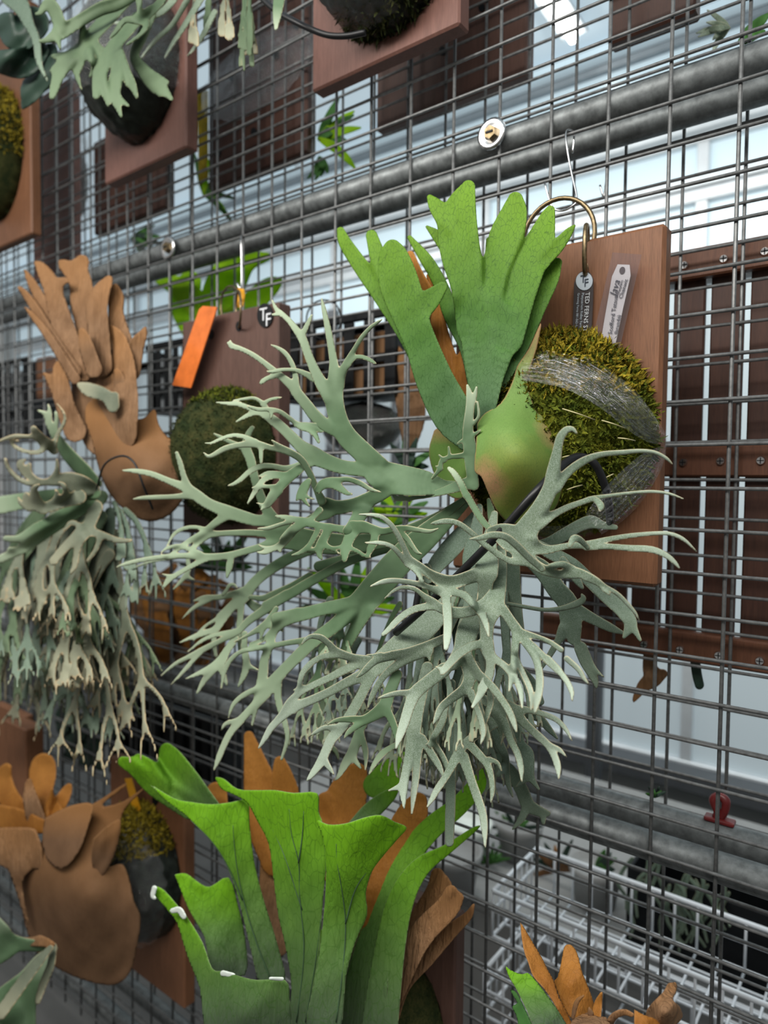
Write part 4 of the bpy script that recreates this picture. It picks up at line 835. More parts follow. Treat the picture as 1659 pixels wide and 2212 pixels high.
ring = [U(499+22*math.cos(t), 660+42*math.sin(t), 3.4+1.4*math.cos(t)) for t in np.linspace(0, 2*math.pi, 29)]
tag(link('key_ring', tube_mesh('key_ring', ring, .002, 8, 0, True), M['brass'], None, U(499, 660, 3.4)), 'dark brass ring above the dark board with the round badge', 'ring')
ring = [U(515+5*math.cos(t), 668+40*math.sin(t), 5.5+2.2*math.cos(t)) for t in np.linspace(0, 2*math.pi, 25)]
tag(link('key_ring', tube_mesh('key_ring', ring, .002, 8, 0, True), M['brass'], None, U(515, 668, 5.5)), 'narrow brass loop through the dark board with the round badge', 'ring')
tag(flat_plate('plant_label', [(513, 622), (526, 624), (528, 640), (524, 662), (512, 664)], 3.0, .002, M['yellow'], None), 'small yellow label tied at the ring above the dark board', 'label')
ring = [U(700+38*math.cos(t), 690+42*math.sin(t), -11) for t in np.linspace(0, 2*math.pi, 33)]
tag(link('wire_ring', tube_mesh('wire_ring', ring, .0016, 8, 0, True), M['black'], None, U(700, 690, -11)), 'thin black wire ring above the black crate', 'ring')

# ------------------------------------------------------------------ fern at the upper left, seen from below
o0 = U(330, 399, 6); f3 = thing('staghorn_fern', 'grey fronded staghorn fern over a dark wrapped ball hanging at the top left', 'fern', o0)
a = U(226, 399, 6); b_ = U(402, 325, 6); box('board', (a[0], -.06, a[2]), (b_[0], -.032, a[2]+.4), M['board_red'], f3, .003)
c = np.array([-1.045, -.06, 2.245]); r = (.115, .13, .135)
link('wrapped_ball', dome_mesh('wrapped_ball', c, r, .07, 22, 12, 5), M['peat'], f3)
link('cling_film', dome_mesh('cling_film', c, (r[0]*1.05, r[1]*1.05, r[2]*1.05), .06, 30, 13, 5, True, keep=lambda p: p.y < .03 and (p.x > .35 or p.y < -.6) and p.z > -.55), M['film'], f3)
G3 = lambda spec, mat='sage', **kw: frond('fertile_frond', f3, M[mat], spec, **{**dict(cell=4.0, k=3, thick=.0012, tilt=.05, grow=1.0), **kw})
G3(['u:1250,-150,120,22 1000,20,120,24 850,70,120,25 720,140,110,26 600,210,100,27 500,270,110 400,330,60 335,345,26,29', 'u:620,210,80 500,290,60 480,100,40 470,200,46 480,300,46 500,405,22', 'u:520,240,90 420,40,110 330,110,40 300,115,20'], seed=101)
G3(['u:1100,-60,110,21 900,150,130,22.5 780,280,120,24 690,400,120,25 590,480,130,26 480,470,56 432,465,24', 'u:600,490,120 500,570,110 430,590,30', 'u:520,560,110 470,680,90 440,790,60 425,815,26,28', 'u:690,420,100 650,560,80 640,620,50 680,750,12', 'u:690,200,40,26 690,330,60 740,450,70 790,560,30', 'u:760,330,70 840,440,90 870,460,60', 'u:880,440,70 800,560,60 750,640,22'], seed=102)
G3(['u:1150,150,110,22 1000,320,110,24 920,430,110,25 850,560,120,26 820,680,110 800,800,60,28', 'u:840,680,90 890,790,80 900,880,24', 'u:960,420,90 980,560,100 960,700,110 960,820,80 1010,970,26,28', 'u:980,820,70 1070,880,24', 'u:1000,440,70 1040,560,60 1060,710,22', 'u:880,500,50 830,590,20', 'u:1040,560,60 1100,700,70 1140,810,30'], seed=103)
G3(['u:1260,120,90,20 1170,330,90,21 1120,470,80,21.5 1200,590,110,21.5 1290,680,130,22 1360,750,90 1430,825,34', 'u:1310,660,80 1390,685,40', 'u:1290,740,50 1330,800,18', 'u:1180,560,50 1230,680,60 1280,760,30', '|', 'u:1250,80,60,24 1140,160,70,26 1040,170,50 960,270,40 915,320,14', 'u:1150,170,60 1220,200,50 1180,280,40 1060,370,24', 'u:1400,-60,60,22 1300,60,70 1200,160,60', 'u:1160,-100,60,25 1160,40,50 1155,110,16'], 'sage', seed=104)
G3(['u:1500,-80,70,17 1350,100,56,18 1100,180,40,19 940,190,24', 'u:1560,0,50,17 1440,200,44,17 1300,330,36,18 1180,480,20', 'u:1690,-40,60,16 1560,180,50,16 1430,380,34,16 1370,490,12', 'u:1790,100,50,15 1700,280,46,15 1620,400,30 1560,470,10'], 'grey2', seed=105)
lr = np.random.default_rng(9)
for q in range(9):
    x0 = 520+lr.uniform(-110, 40); ch = grow_frond(x0, -40, lr.uniform(1.2, 2.1), lr.uniform(40, 95), lr.uniform(7, 12), 12, lr.uniform(12, 17), lr, 2, .9, .4); G3(ch, ['sage', 'greyl'][q % 2], seed=110+q, cell=3.5)
o0 = U(60, 230, 24); f3b = thing('dark_fern', 'dark green broad leaved fern at the top left corner', 'fern', o0)
D3 = lambda spec, **kw: frond('leaf', f3b, M['darkg'], spec, **{**dict(cell=5.0, k=4, thick=.0012, wave=.4, tilt=.05), **kw})
D3(['u:260,200,300,24 150,300,260,25 60,200,200,26'], seed=121); D3(['u:330,430,160,22 200,520,260,24 60,520,220,26 -40,500,160,27'], seed=122); D3(['u:420,420,120,21 380,620,160,22 280,720,200,22 230,830,110,22 190,900,30,22'], seed=123)
frond('leaf', f3b, M['greyd'], ['u:100,-40,200,26 180,60,140,26 240,200,90,26 300,330,70,26 320,480,60 340,560,40 400,680,14'], cell=5, seed=124, thick=.0012)

# mossy ball at the far left edge
o0 = U(0, 520, 5.5); f4 = thing('moss_mount', 'mossy ball on an orange brown board at the left edge', 'plant mount', o0)
a = U(68, 485, 5.5); box('board', (a[0]-.265, -.055, a[2]-.02), (a[0], -.03, a[2]+.52), M['board'], f4, .003)
c = np.array([a[0]-.15, -.055, a[2]+.20]); r = (.115, .15, .155)
link('moss_ball', dome_mesh('moss_ball', c, r, .06, 22, 14, 4), M['mossd'], f4)
lo = link('moss_tufts', tufts_mesh('moss_tufts', c, r, 4000, .009, 15, zmin=-.2), M['mossy'], f4); lo['kind'] = 'stuff'

# mount at the top centre
o0 = U(830, 140, 5.5); f5 = thing('wrapped_mount', 'dark wrapped ball on a reddish board hanging at the top centre', 'plant mount', o0)
a = U(673, 199, 5.5); b_ = U(992, 62, 5.5); box('board', (a[0], -.055, a[2]), (b_[0], -.028, a[2]+.4), M['board_red'], f5, .003)
c = np.array([-.445, -.055, 2.215]); r = (.118, .15, .125)
link('wrapped_ball', dome_mesh('wrapped_ball', c, r, .07, 22, 16, 5), M['peat'], f5)
link('cling_film', dome_mesh('cling_film', c, (r[0]*1.03, r[1]*1.03, r[2]*1.03), .03, 30, 17, 5, True, keep=lambda p: p.y < .03 and p.y < -.25 and p.x < .3), M['film'], f5)
lo = link('moss_tufts', tufts_mesh('moss_tufts', c, (r[0]*.95, r[1]*.8, r[2]), 700, .009, 18, keep=lambda p: p[2] < -.75), M['mossd'], f5); lo['kind'] = 'stuff'
P = [U(540, -30, 14), U(590, 18, 14), U(640, 48, 14), U(700, 74, 13), U(745, 78, 12), U(790, 70, 11)]
link('support_cable', tube_mesh('support_cable', P, .0042, 10, 6), M['rubber'], f5)
frond('fertile_frond', f5, M['grey'], ['0:610,-40,26,18 600,20,22,18 596,62,8,18'], seed=130)

# ------------------------------------------------------------------ boards and plants behind the far mesh
def back_board(bl, xr, h, d, mat, label, t=.028, holes=()):
    a = U(bl[0], bl[1], d); x1 = U(xr, bl[1], d)[0]; tt = thing('hanging_board', label, 'board', ((a[0]+x1)/2, -d/100+t, a[2]))
    box('board', (a[0], -d/100, a[2]), (x1, -d/100+t, a[2]+h), M[mat], tt, .003)
    for hx, hy in holes: flat_plate('hole', circ(hx, hy, 7, 10, 12), d+.15, .003, M['black'], tt)
    return tt, a, x1
t1, a, x1 = back_board((450, 412), 662, .46, -14, 'slat', 'dark red board back with peg holes, wrapped in film, behind the far mesh', holes=((500, 165), (552, 105), (595, 118), (548, 285), (640, 55), (470, 330)))
link('film_band', dome_mesh('film_band', ((a[0]+x1)/2, .139, a[2]+.2), ((x1-a[0])*.56, .012, .075), .12, 30, 19, 4, True), M['film'], t1)
back_board((812, 285), 1134, .40, -14.5, 'board_dark', 'dark brown board back right of the top centre mount', holes=((955, 110), (1040, 15)))
back_board((203, 508), 357, .24, -14, 'slat', 'brown board back below the upper left fern')
t1, a, x1 = back_board((72, 612), 157, .52, -13.6, 'board_red', 'faded red slatted board back at the left', holes=())
back_board((1312, 97), 1500, .3, -15, 'slat', 'dark board corner at the top right edge')
back_board((78, 862), 108, .12, -14, 'board', 'small orange board end beside the brown fern')
for px, py, rr, lab in ((165, 400, .10, 'shiny crumpled film bundle beside the faded red board'), (640, 305, .035, 'narrow shiny film fold at the edge of the peg hole board')):
    p = U(px, py, -20.5); t1 = thing('film_bundle', lab, 'plastic film', p)
    link('film', dome_mesh('film', p, (rr*.8, .03, rr*1.2), .5, 40, 20, 4, True, cut=1), M['film2'], t1)
    link('core', dome_mesh('core', p, (rr*.55, .02, rr*.95), .2, 40, 21, 3, cut=1), M['potw'], t1)

# slatted wooden back at the right
a = U(1180, 1442, -14); b_ = U(1700, 520, -14); zt, zb = float(U(1560, 522, -14)[2]), float(U(1560, 1440, -14)[2])
sl = thing('slatted_frame', 'dark slatted wooden frame back with screwed rails behind the far mesh', 'wooden frame', ((a[0]+b_[0])/2, .16, zb))
xl = U(1165, 1400, -14)[0]; xr = U(1740, 1000, -14)[0]; x = U(1452, 800, -16)[0]; w = U(1527, 800, -16)[0]-x; pitch = U(1632, 800, -16)[0]-U(1546, 800, -16)[0]
i = -3
while x+i*pitch < xr:
    if x+i*pitch > xl-.02: box('slat', (x+i*pitch, .158, zb+.002), (x+i*pitch+w*.9, .168, zt-.002), M['slat'], sl, .002)
    i += 1
for k, (pt, pb) in enumerate(((524, 590), (962, 1030), (1376, 1442))):
    z1, z0 = float(U(1560, pt, -14)[2]), float(U(1560, pb, -14)[2]); rl = box('rail', (xl, .14, z0), (xr, .158, z1), M['rail'], sl, .0025)
    for px, py in (((1478, 573), (1563, 559), (1652, 543)), ((1475, 999), (1556, 996), (1643, 995)), ((1391, 1392), (1468, 1404), (1552, 1416), (1641, 1428)))[k]:
        p = U(px, py, -13.8); bm = bmesh.new(); bmesh.ops.create_cone(bm, cap_ends=True, segments=16, radius1=.0058, radius2=.0046, depth=.003)
        bmesh.ops.rotate(bm, verts=bm.verts, matrix=Matrix.Rotation(math.pi/2, 3, 'X')); bmesh.ops.translate(bm, verts=bm.verts, vec=p); link('screw', bm_mesh('screw', bm), M['steel'], rl)
        bm = box_bm(p+np.array([-.004, -.0022, -.0006]), p+np.array([.004, -.001, .0006])); bm2 = box_bm(p+np.array([-.0006, -.0022, -.004]), p+np.array([.0006, -.001, .004]))
        me = bm_mesh('screw_slot', bm); me2 = bm_mesh('tmp', bm2); bm = bmesh.new(); bm.from_mesh(me); bm.from_mesh(me2); bm.to_mesh(me); bm.free(); link('screw_slot', me, M['black'], rl)
def loose(name, label, cat, mat, spec, org, **kw):
    o = frond(name, None, M[mat], spec, origin=org, **{**dict(cell=4.0, k=4, thick=.0009, wave=.2, tilt=.04), **kw}); return tag(o, label, cat)
loose('fern_tip', 'yellow brown forked frond tip hanging below the slatted frame', 'leaf', 'brown', ['p:590,880,100,-17 600,1000,130,-17 620,1100,160,-17 540,1170,110 480,1260,60 455,1305,24', 'p:660,1100,100 720,1060,80'], U(1400, 1420, -17), seed=140)
loose('fern_tip', 'dark green blunt frond tip hanging below the slatted frame', 'leaf', 'darkg', ['p:1000,880,90,-17 1020,1050,90,-17 1045,1160,84,-17'], U(1505, 1440, -17), seed=141)
t1 = thing('lime_fern', 'bright lime green shield fern seen above the dark board with the round badge', 'fern', U(470, 690, -18))
for sp in (['0:480,700,80,-17 430,660,60,-17 385,620,46,-17 345,605,20'], ['0:480,700,90,-17 480,640,90,-17 500,590,80 530,565,50 575,555,20'], ['0:510,700,70,-18 560,640,50,-18 585,618,40 604,606,14'], ['0:420,700,70,-18 400,650,70 410,610,50']):
    frond('shield_frond', t1, M['limeb'], sp, cell=5, k=4, wave=.3, seed=142)
def tuft(label, cat, cx, cy, d, n, L, w, mats, a0, a1, seed, name='leafy_plant', nm='leaf'):
    lr = np.random.default_rng(seed); t1 = thing(name, label, cat, U(cx, cy, d))
    for q in range(n):
        an = a0+(a1-a0)*(q+.5)/n+lr.uniform(-.15, .15); ln = L*lr.uniform(.6, 1.1); x = cx; y = cy; pts = [[x, y, w*.5, d]]
        for s in range(1, 5):
            x += math.cos(an)*ln/4; y -= math.sin(an)*ln/4; an -= (an-math.pi/2)*-.06; pts.append([x, y, w*(1, .95, .75, .25)[s-1], d+lr.uniform(-1, 1)])
        frond(nm, t1, M[mats[q % len(mats)]], [np.array(pts)], cell=max(2.5, w/7), k=2, thick=.0006, seed=seed+q)
    return t1
tuft('small bright green plant on the film fold behind the upper pipe', 'plant', 690, 300, -17, 6, 95, 20, ['limeb', 'green'], -.5, 1.3, 150)
tuft('green strap leaves drooping above the pipe left of the peg hole board', 'plant', 690, 340, -18, 5, 60, 14, ['green'], -1.9, -.9, 160)
tuft('green leaf fan below the brown board back at the left', 'plant', 285, 515, -18, 7, 75, 12, ['green', 'darkg'], -1.0, .7, 165)
tuft('narrow green leaves beside the yellow strip', 'plant', 440, 420, -18, 7, 90, 12, ['green', 'limeb'], -.9, 2.0, 170)
tuft('silvery small fern tip at the top right corner', 'plant', 1575, 60, -20, 6, 70, 14, ['grey2'], 2.2, 4.2, 175)
tuft('green leaf at the top right corner', 'leaf', 1600, 90, -20, 2, 90, 26, ['green'], .3, .9, 178)
tuft('lime green leaves behind the crown of the big fern', 'plant', 850, 1130, -13.3, 8, 80, 22, ['limeb', 'green'], .2, 2.9, 180)
tuft('green leaves behind the fanning fronds of the big fern', 'plant', 760, 1330, -13.3, 9, 130, 26, ['limeb', 'green', 'green'], .2, 2.9, 185)
tuft('green leaves left behind the big fern above the lower pipe', 'plant', 480, 1230, -13.6, 8, 100, 20, ['green', 'darkg', 'green'], 0, 3.1, 190)
tuft('dark leaves behind the crown beside the black crate', 'plant', 880, 1010, -13.3, 5, 70, 18, ['darkg', 'green'], .1, 2.2, 195)
tag(flat_plate('yellow_strip', [(425, 200), (447, 195), (447, 385), (430, 400)], -17, .004, M['mossy'], None), 'upright yellow strip between two board backs', 'strip')
# black crate with slots
def crate(label, bl, xr, ztop_px, d, dep, nx, nz, fill=None):
    a = U(bl[0], bl[1], d); x1 = U(xr, bl[1], d)[0]; z1 = float(U((bl[0]+xr)/2, ztop_px, d)[2]); z0 = a[2]; y0 = -d/100; W = x1-a[0]; H = z1-z0
    t1 = thing('plastic_crate', label, 'crate', ((a[0]+x1)/2, y0+dep/2, z0))
    box('floor_panel', (a[0], y0, z0), (x1, y0+dep, z0+.006), M['black'], t1, 0); box('back_panel', (a[0], y0+dep-.005, z0+.006), (x1, y0+dep, z1), M['black'], t1, 0)
    box('side_panel', (a[0], y0+.006, z0+.006), (a[0]+.005, y0+dep-.005, z1), M['black'], t1, 0); box('side_panel', (x1-.005, y0+.006, z0+.006), (x1, y0+dep-.005, z1), M['black'], t1, 0)
    box('rim', (a[0]-.004, y0-.004, z1), (x1+.004, y0+.006, z1+.014), M['black'], t1, .002)
    sw = W/(nx*2+1)
    for i in range(nx+1): box('slat', (a[0]+2*i*sw, y0, z0+.006), (a[0]+(2*i+1)*sw, y0+.005, z1), M['black'], t1, .001)
    for j in range(1, nz+1): zz = z0+H*j/(nz+1); box('bar', (a[0], y0+.0052, zz-.008), (x1, y0+.009, zz+.008), M['black'], t1, .001)
    if fill: box('lining', (a[0]+.012, y0+.02, z0+.01), (x1-.012, y0+.024, z1-.02), M[fill], t1, 0)
    return t1
crate('black slotted plastic crate hanging behind the big fern', (622, 872), 852, 700, -15, .09, 5, 1, 'brown')
crate('black slotted crate behind the brown upright fronds', (318, 895), 402, 750, -15, .09, 4, 2, 'alu')
crate('black slotted crate at the far left edge', (-40, 950), 60, 790, -15, .09, 5, 2, 'alu')
crate('black slotted crate behind the lower mesh at the left', (235, 1668), 480, 1530, -16, .1, 9, 1, None)
p = U(745, 920, -15); t1 = thing('wrapped_pot', 'dark film wrapped root ball under the black crate', 'plant mount', p)
link('wrapped_ball', dome_mesh('wrapped_ball', p+np.array([0, .05, 0]), (.095, .045, .05), .06, 22, 22, 4, cut=1), M['peat'], t1)
link('cling_film', dome_mesh('cling_film', p+np.array([0, .05, 0]), (.102, .052, .055), .08, 30, 23, 4, True, cut=1), M['film'], t1)
t1 = thing('dry_fern', 'dry brown folded frond beside the black crate', 'fern', U(880, 960, -17))
frond('shield_frond', t1, M['brown'], ['q:1180,1340,120,-16 1200,1100,240,-16 1180,900,260,-16 1130,720,240,-16 1080,560,150,-16 1060,460,60', 'q:1220,900,140 1280,800,80'], cell=4, k=4, wave=.4, seed=200)
t1 = thing('dry_fern', 'dry orange brown fern clump behind the mesh left of the big fern', 'fern', U(400, 1420, -17)); lr = np.random.default_rng(3)
for q in range(12):
    x0 = 400+lr.uniform(-70, 80); frond('shield_frond', t1, M[['brown', 'nest', 'browno'][q % 3]], [np.array([[x0, 1425, 26, -16], [x0+lr.uniform(-20, 20), 1370, 46, -16+lr.uniform(-2, 2)], [x0+lr.uniform(-40, 40), 1300+lr.uniform(-30, 20), 44, -16], [x0+lr.uniform(-50, 50), 1230+lr.uniform(-20, 40), 14, -15]])], cell=4, k=3, wave=.4, seed=210+q)
t1 = thing('dark_fern', 'dark green leafy mass behind the lower mesh at the left', 'plant', U(150, 1640, -13)); lr = np.random.default_rng(4)
for q in range(10):
    x0 = 130+lr.uniform(-40, 90); y0 = 1600+lr.uniform(-50, 60); frond('leaf', t1, M['darkg'], [np.array([[x0, y0, 26, -13], [x0+lr.uniform(-25, 25), y0-30, 34, -14], [x0+lr.uniform(-45, 45), y0-60, 10, -14]])], cell=5, k=3, seed=230+q)

# ------------------------------------------------------------------ lower row of ferns
o0 = U(330, 2050, 5.5); f6 = thing('staghorn_fern', 'fern with a brown papery nest of shield fronds at the lower left', 'fern', o0)
a = U(240, 2060, 5.5); b_ = U(397, 1705, 5.5); box('board', (a[0], -.055, a[2]), (b_[0], -.028, b_[2]), M['board'], f6, .003)
flat_plate('board_hole', circ(335, 1728, 7, 12, 14), 5.6, .001, M['black'], f6)
c = np.array([-1.05, -.055, .655]); r = (.112, .12, .135)
link('wrapped_ball', dome_mesh('wrapped_ball', c, r, .06, 22, 31, 5), M['peat'], f6)
lo = link('moss_tufts', tufts_mesh('moss_tufts', c, r, 2600, .009, 32, zmin=.55), M['mossy'], f6); lo['kind'] = 'stuff'
link('cling_film', dome_mesh('cling_film', c, (r[0]*1.05, r[1]*1.06, r[2]*1.04), .06, 30, 33, 5, True, keep=lambda p: p.y < .03 and p.z < .75 and (p.y < -.3)), M['film'], f6)
N6 = lambda spec, mat='nest', **kw: frond('shield_frond', f6, M[mat], spec, **{**dict(cell=5.0, k=4, thick=.0009, wave=.10, tilt=.03, grow=.2), **kw})
N6([poly('b', '420,1120 620,1000 830,980 1110,800 1120,830 900,1000 1100,960 1280,840 1270,870 1140,1000 1080,1130 1040,1330 960,1540 1100,1520 1170,1700 1200,1850 1260,2000 1230,2250 1170,2480 1040,2600 820,2580 560,2480 320,2300 220,2050 180,1800 120,1600 300,1450 380,1300',
    '420,1150,22 700,1050,20 1000,1000,17 1250,860,16 700,1400,23 1000,1400,19 1100,1600,17 800,1800,24 1150,1950,18 400,1700,24 250,2000,23 500,2300,23 900,2450,20 1150,2400,17')], seed=240, wave=.04)
N6([poly('b', '400,1110 620,1000 830,980 790,1180 700,1420 560,1560 420,1480 380,1300', '420,1150,23.5 700,1050,21.5 800,1000,20.8 700,1400,23.8 450,1450,24.6')], seed=236, wave=.04)
N6([poly('b', '830,1300 960,1180 1080,1120 1060,1330 980,1540 880,1650 820,1500', '830,1300,22.8 1080,1120,18.3 980,1540,19.8 850,1600,22')], seed=237, wave=.04)
N6(['b:520,1100,160,20 400,900,160,18 380,740,240,16 390,640,220,15 400,600,120,15'], 'browno', seed=241); N6(['b:200,1100,200,20 60,900,200,19 20,760,180,18 60,660,90,18'], 'browno', seed=242); N6(['b:500,1050,120,19 560,940,120,18 600,860,90,17 620,820,50,17', 'b:400,1080,80,21 450,940,50,20 470,840,20,20'], 'browno', seed=243)
N6(['b:330,1120,160,22 290,960,120,22 260,840,90,21 265,770,40,21', 'b:280,1080,100 250,950,80 235,890,30'], 'brown', seed=244); N6(['b:360,1180,140,23 150,1130,220,22 -60,1080,200,22'], 'browno', seed=245)
N6([poly('b', '-80,1200 120,1190 300,1200 340,1260 380,1400 380,1600 300,1560 200,1700 260,2060 220,2000 120,1700 60,1560 -80,1480', '0,1200,25 300,1220,24 350,1500,24 50,1500,26 200,1900,25 -60,1400,26')], 'brown', seed=246)
tag(flat_plate('plant_label', [(269, 1682), (283, 1681), (307, 1766), (293, 1770)], 8, .002, M['yellow'], None), 'yellow plant label stick in front of the lower left board', 'label')
o0 = U(40, 1700, 5.5); t1 = thing('wooden_mount', 'plain brown wooden block mount above the brown nest fern', 'board', o0)
a = U(-30, 1720, 5.5); b_ = U(73, 1572, 5.5); box('board', (a[0], -.03, a[2]), (b_[0]-.10, -.008, b_[2]), M['board'], t1, .003); box('block', (b_[0]-.12, -.075, a[2]), (b_[0], -.03, b_[2]), M['board'], t1, .003)

# lime green fern at the bottom
o0 = U(850, 2300, 5.5); f7 = thing('staghorn_fern', 'bright lime green shield fern on a board at the bottom centre', 'fern', o0)
a = U(700, 2330, 5.5); b_ = U(985, 1985, 5.5); box('board', (a[0], -.055, a[2]), (b_[0], -.028, b_[2]), M['board_dark'], f7, .003)
c = np.array([(a[0]+b_[0])/2, -.055, b_[2]-.2]); r = (.11, .13, .13)
link('moss_ball', dome_mesh('moss_ball', c, r, .06, 22, 35, 4), M['mossd'], f7)
S7 = lambda spec, mat='lime', **kw: frond('shield_frond', f7, M[mat], spec, **{**dict(cell=4.0, k=4, thick=.0009, wave=.05, tilt=.03, grow=.1), **kw})
for q, sp in enumerate((['g:700,560,120,14 660,400,160,12 640,250,150,10 612,120,92,9 588,20,44,8'], ['g:740,420,130,12 745,280,120,11 730,190,90 720,130,50'], ['g:900,560,160,14 980,400,190,11 1005,280,170,10 1040,190,110,9 1060,165,40', 'g:930,360,80 910,290,60'], ['g:1080,820,120,16 1180,680,180,14 1230,500,170,12 1280,370,140,11 1310,300,80,10'], ['g:440,330,120,14 450,260,90,13'],
    ['g:1180,1100,110,14 1250,940,124,13 1340,800,130,12 1400,690,120,11 1392,610,56,10'], ['g:1170,1248,100,15 1230,1080,96,14 1340,960,90,13 1440,860,66,12 1520,790,40 1546,740,12'], ['g:1180,1180,90,16 1300,900,110,15 1430,760,100,14 1480,710,50', 'g:1400,790,60 1450,680,50'], ['g:700,900,130,15 690,700,120,14 680,560,90,13'])):
    S7(sp, 'browno' if q in (0, 1, 2, 3, 4) else 'brown', seed=250+q)
S7(['g:470,420,120,18 390,320,130,19 310,225,150,19.5 258,130,112,19.5 238,80,62,19', 'g:340,310,130,20 200,225,116,22 110,155,80,23.5 52,130,48,24', 'g:230,220,90,21.5 160,150,62,22.5 118,112,34,22.8'], seed=260)
S7(['g:1040,420,80,14 1110,340,80,12 1180,280,60,11 1215,255,24', '|', 'g:1130,230,110,10 1200,170,120,9 1240,120,70,8'], seed=261)
S7(['g:1060,1300,230,19 1100,1020,170,18 1150,810,132,16 1215,640,112,14 1290,500,104,12 1380,400,96,11 1480,320,84,9 1570,220,74,7 1606,150,26,6'], seed=262)
S7(['g:1140,1300,160,20 1190,920,130,18 1240,710,112,16 1320,580,84,14 1430,505,46,12 1540,425,24,10 1572,404,8,10'], seed=263)
S7(['g:820,1300,200,22 880,1100,150,20 900,900,110,18'], seed=268)
sheetC = poly('g', '160,220 270,285 340,300 430,310 510,302 582,295 592,400 612,560 652,720 702,880 745,1080 640,1080 600,950 560,780 520,640 470,530 400,440 320,360 240,300', '160,220,27 340,300,26 580,300,21 470,530,24.5 600,560,21 650,800,21 720,1060,21 610,960,23'); lf = S7([sheetC], seed=264)
veins(lf, sheetC, ['g:680,1060 620,900 570,740 540,600 525,480 520,400', 'g:560,720 500,580 430,470 340,380'])
sheetA = poly('g', '440,192 482,202 540,245 620,250 700,250 780,262 880,262 886,340 906,400 922,520 906,700 892,900 860,1300 750,1300 770,1100 740,900 712,780 692,620 672,480 622,380 580,305 520,268 470,245', '440,192,21 600,250,24 760,262,26 880,265,24.5 905,500,23.5 780,520,26.5 680,500,23 880,900,23.5 780,900,25.5 740,900,23.5 800,1248,25'); lf = S7([sheetA], seed=265)
veins(lf, sheetA, ['g:790,1240 815,1050 822,900 805,700 800,560 770,440 760,330', 'g:800,560 815,450 822,340', 'g:815,760 770,620 735,520 690,420', 'g:830,1240 870,1000 895,800'])
sheetB = poly('g', '860,358 920,395 1000,392 1080,367 1150,356 1210,385 1262,410 1222,460 1162,530 1112,600 1087,690 1092,785 1042,900 1002,1050 970,1300 830,1300 880,1000 905,800 917,600 902,450', '860,358,24 1000,392,26 1150,356,24 1262,410,20 1112,600,22 1000,600,25.5 917,600,24 1060,850,22 900,1000,25 1000,1050,24 900,1248,26'); lf = S7([sheetB], seed=266)
veins(lf, sheetB, ['g:960,1240 990,1000 1000,820 985,680 965,560 960,480', 'g:1000,820 1040,680 1090,600 1140,530'])
S7([poly('g', '270,610 320,605 372,642 422,662 502,622 542,742 572,882 572,1040 430,1020 400,882 332,762', '270,610,24 500,620,20 570,1000,20 430,1010,25 400,800,23')], 'lime', seed=267)
S7([poly('g', '170,680 190,660 230,680 292,752 332,802 392,902 432,1012 482,1022 542,1042 622,1060 742,1060 762,1142 742,1300 430,1300 380,1100 322,950 282,820 240,762', '170,680,27 292,752,27 432,1012,29 620,1060,31 742,1060,29 560,1200,32 400,1100,29 740,1248,29 300,870,27.5')], seed=269)
for pts in ('g:185,668,22,27.6 178,700,20,27.6 186,712,14,27.6', 'g:262,765,22,28 290,762,28,28 310,790,24,28', 'g:478,1032,26,30 520,1040,20,30.3', 'g:680,1054,14,31 730,1056,16,30'): frond('dried_edge', f7, M['white'], [pts], cell=3, k=2, seed=270)

# plant at the bottom right
o0 = U(1250, 2300, 20); f8 = thing('staghorn_fern', 'green and dry brown fronds rising at the bottom right', 'fern', o0)
S8 = lambda spec, mat, **kw: frond('shield_frond', f8, M[mat], spec, **{**dict(cell=3.5, k=3, thick=.0009, wave=.14, tilt=.03, grow=.1), **kw})
S8([poly('r', '228,108 262,160 332,280 392,380 452,500 492,572 532,700 602,830 660,1000 590,1000 520,800 420,640 332,540 292,430 262,350 240,230', '228,108,22 300,350,23 450,560,24 640,960,25 560,900,26')], 'browno', seed=280)
S8([poly('r', '490,572 522,540 550,420 572,310 612,288 650,312 682,380 712,500 752,600 802,740 812,850 700,850 640,880 560,760', '490,572,21 612,290,19 802,740,20 650,860,23 620,600,22')], 'browno', seed=281)
S8([poly('r', '108,445 160,490 240,520 290,510 342,560 422,660 502,770 572,880 620,1000 380,1000 280,800 200,640 140,540', '108,445,25 290,510,25 572,880,26 350,900,28.5 200,640,26.5')], 'lime', seed=282)
S8([poly('r', '150,640 200,662 262,780 350,1000 240,1000 202,850 165,776 206,745 172,685', '150,640,24 260,800,25 300,980,26')], 'green', seed=283)
S8([poly('r', '1380,590 1442,585 1450,642 1420,720 1470,770 1492,850 1432,920 1300,1000 1208,840 1262,740 1342,660', '1400,590,22 1490,850,22 1210,840,24 1350,800,26 1300,980,24')], 'brown', seed=284, wave=.5)
S8([poly('r', '1118,795 1200,840 1300,880 1370,1000 1140,1000', '1118,795,26 1350,980,25 1150,980,27')], 'browno', seed=285)
S8(['r:900,960,70,24 960,850,60,25 1040,818,50,25 1100,838,36,25'], 'brown', seed=286); S8([poly('r', '640,870 752,822 832,852 905,862 930,1000 610,1000', '640,870,25 752,822,24 900,862,24 760,960,28')], 'brown', seed=287, wave=.5)
S8(['r:640,860,30,27 670,740,40,27 728,684,12,27'], 'nest', seed=288); S8(['r:820,900,70,24 835,760,66,23 862,670,24,23'], 'browno', seed=289); S8(['r:780,830,50,24.5 765,780,16,24.5'], 'nest', seed=290)
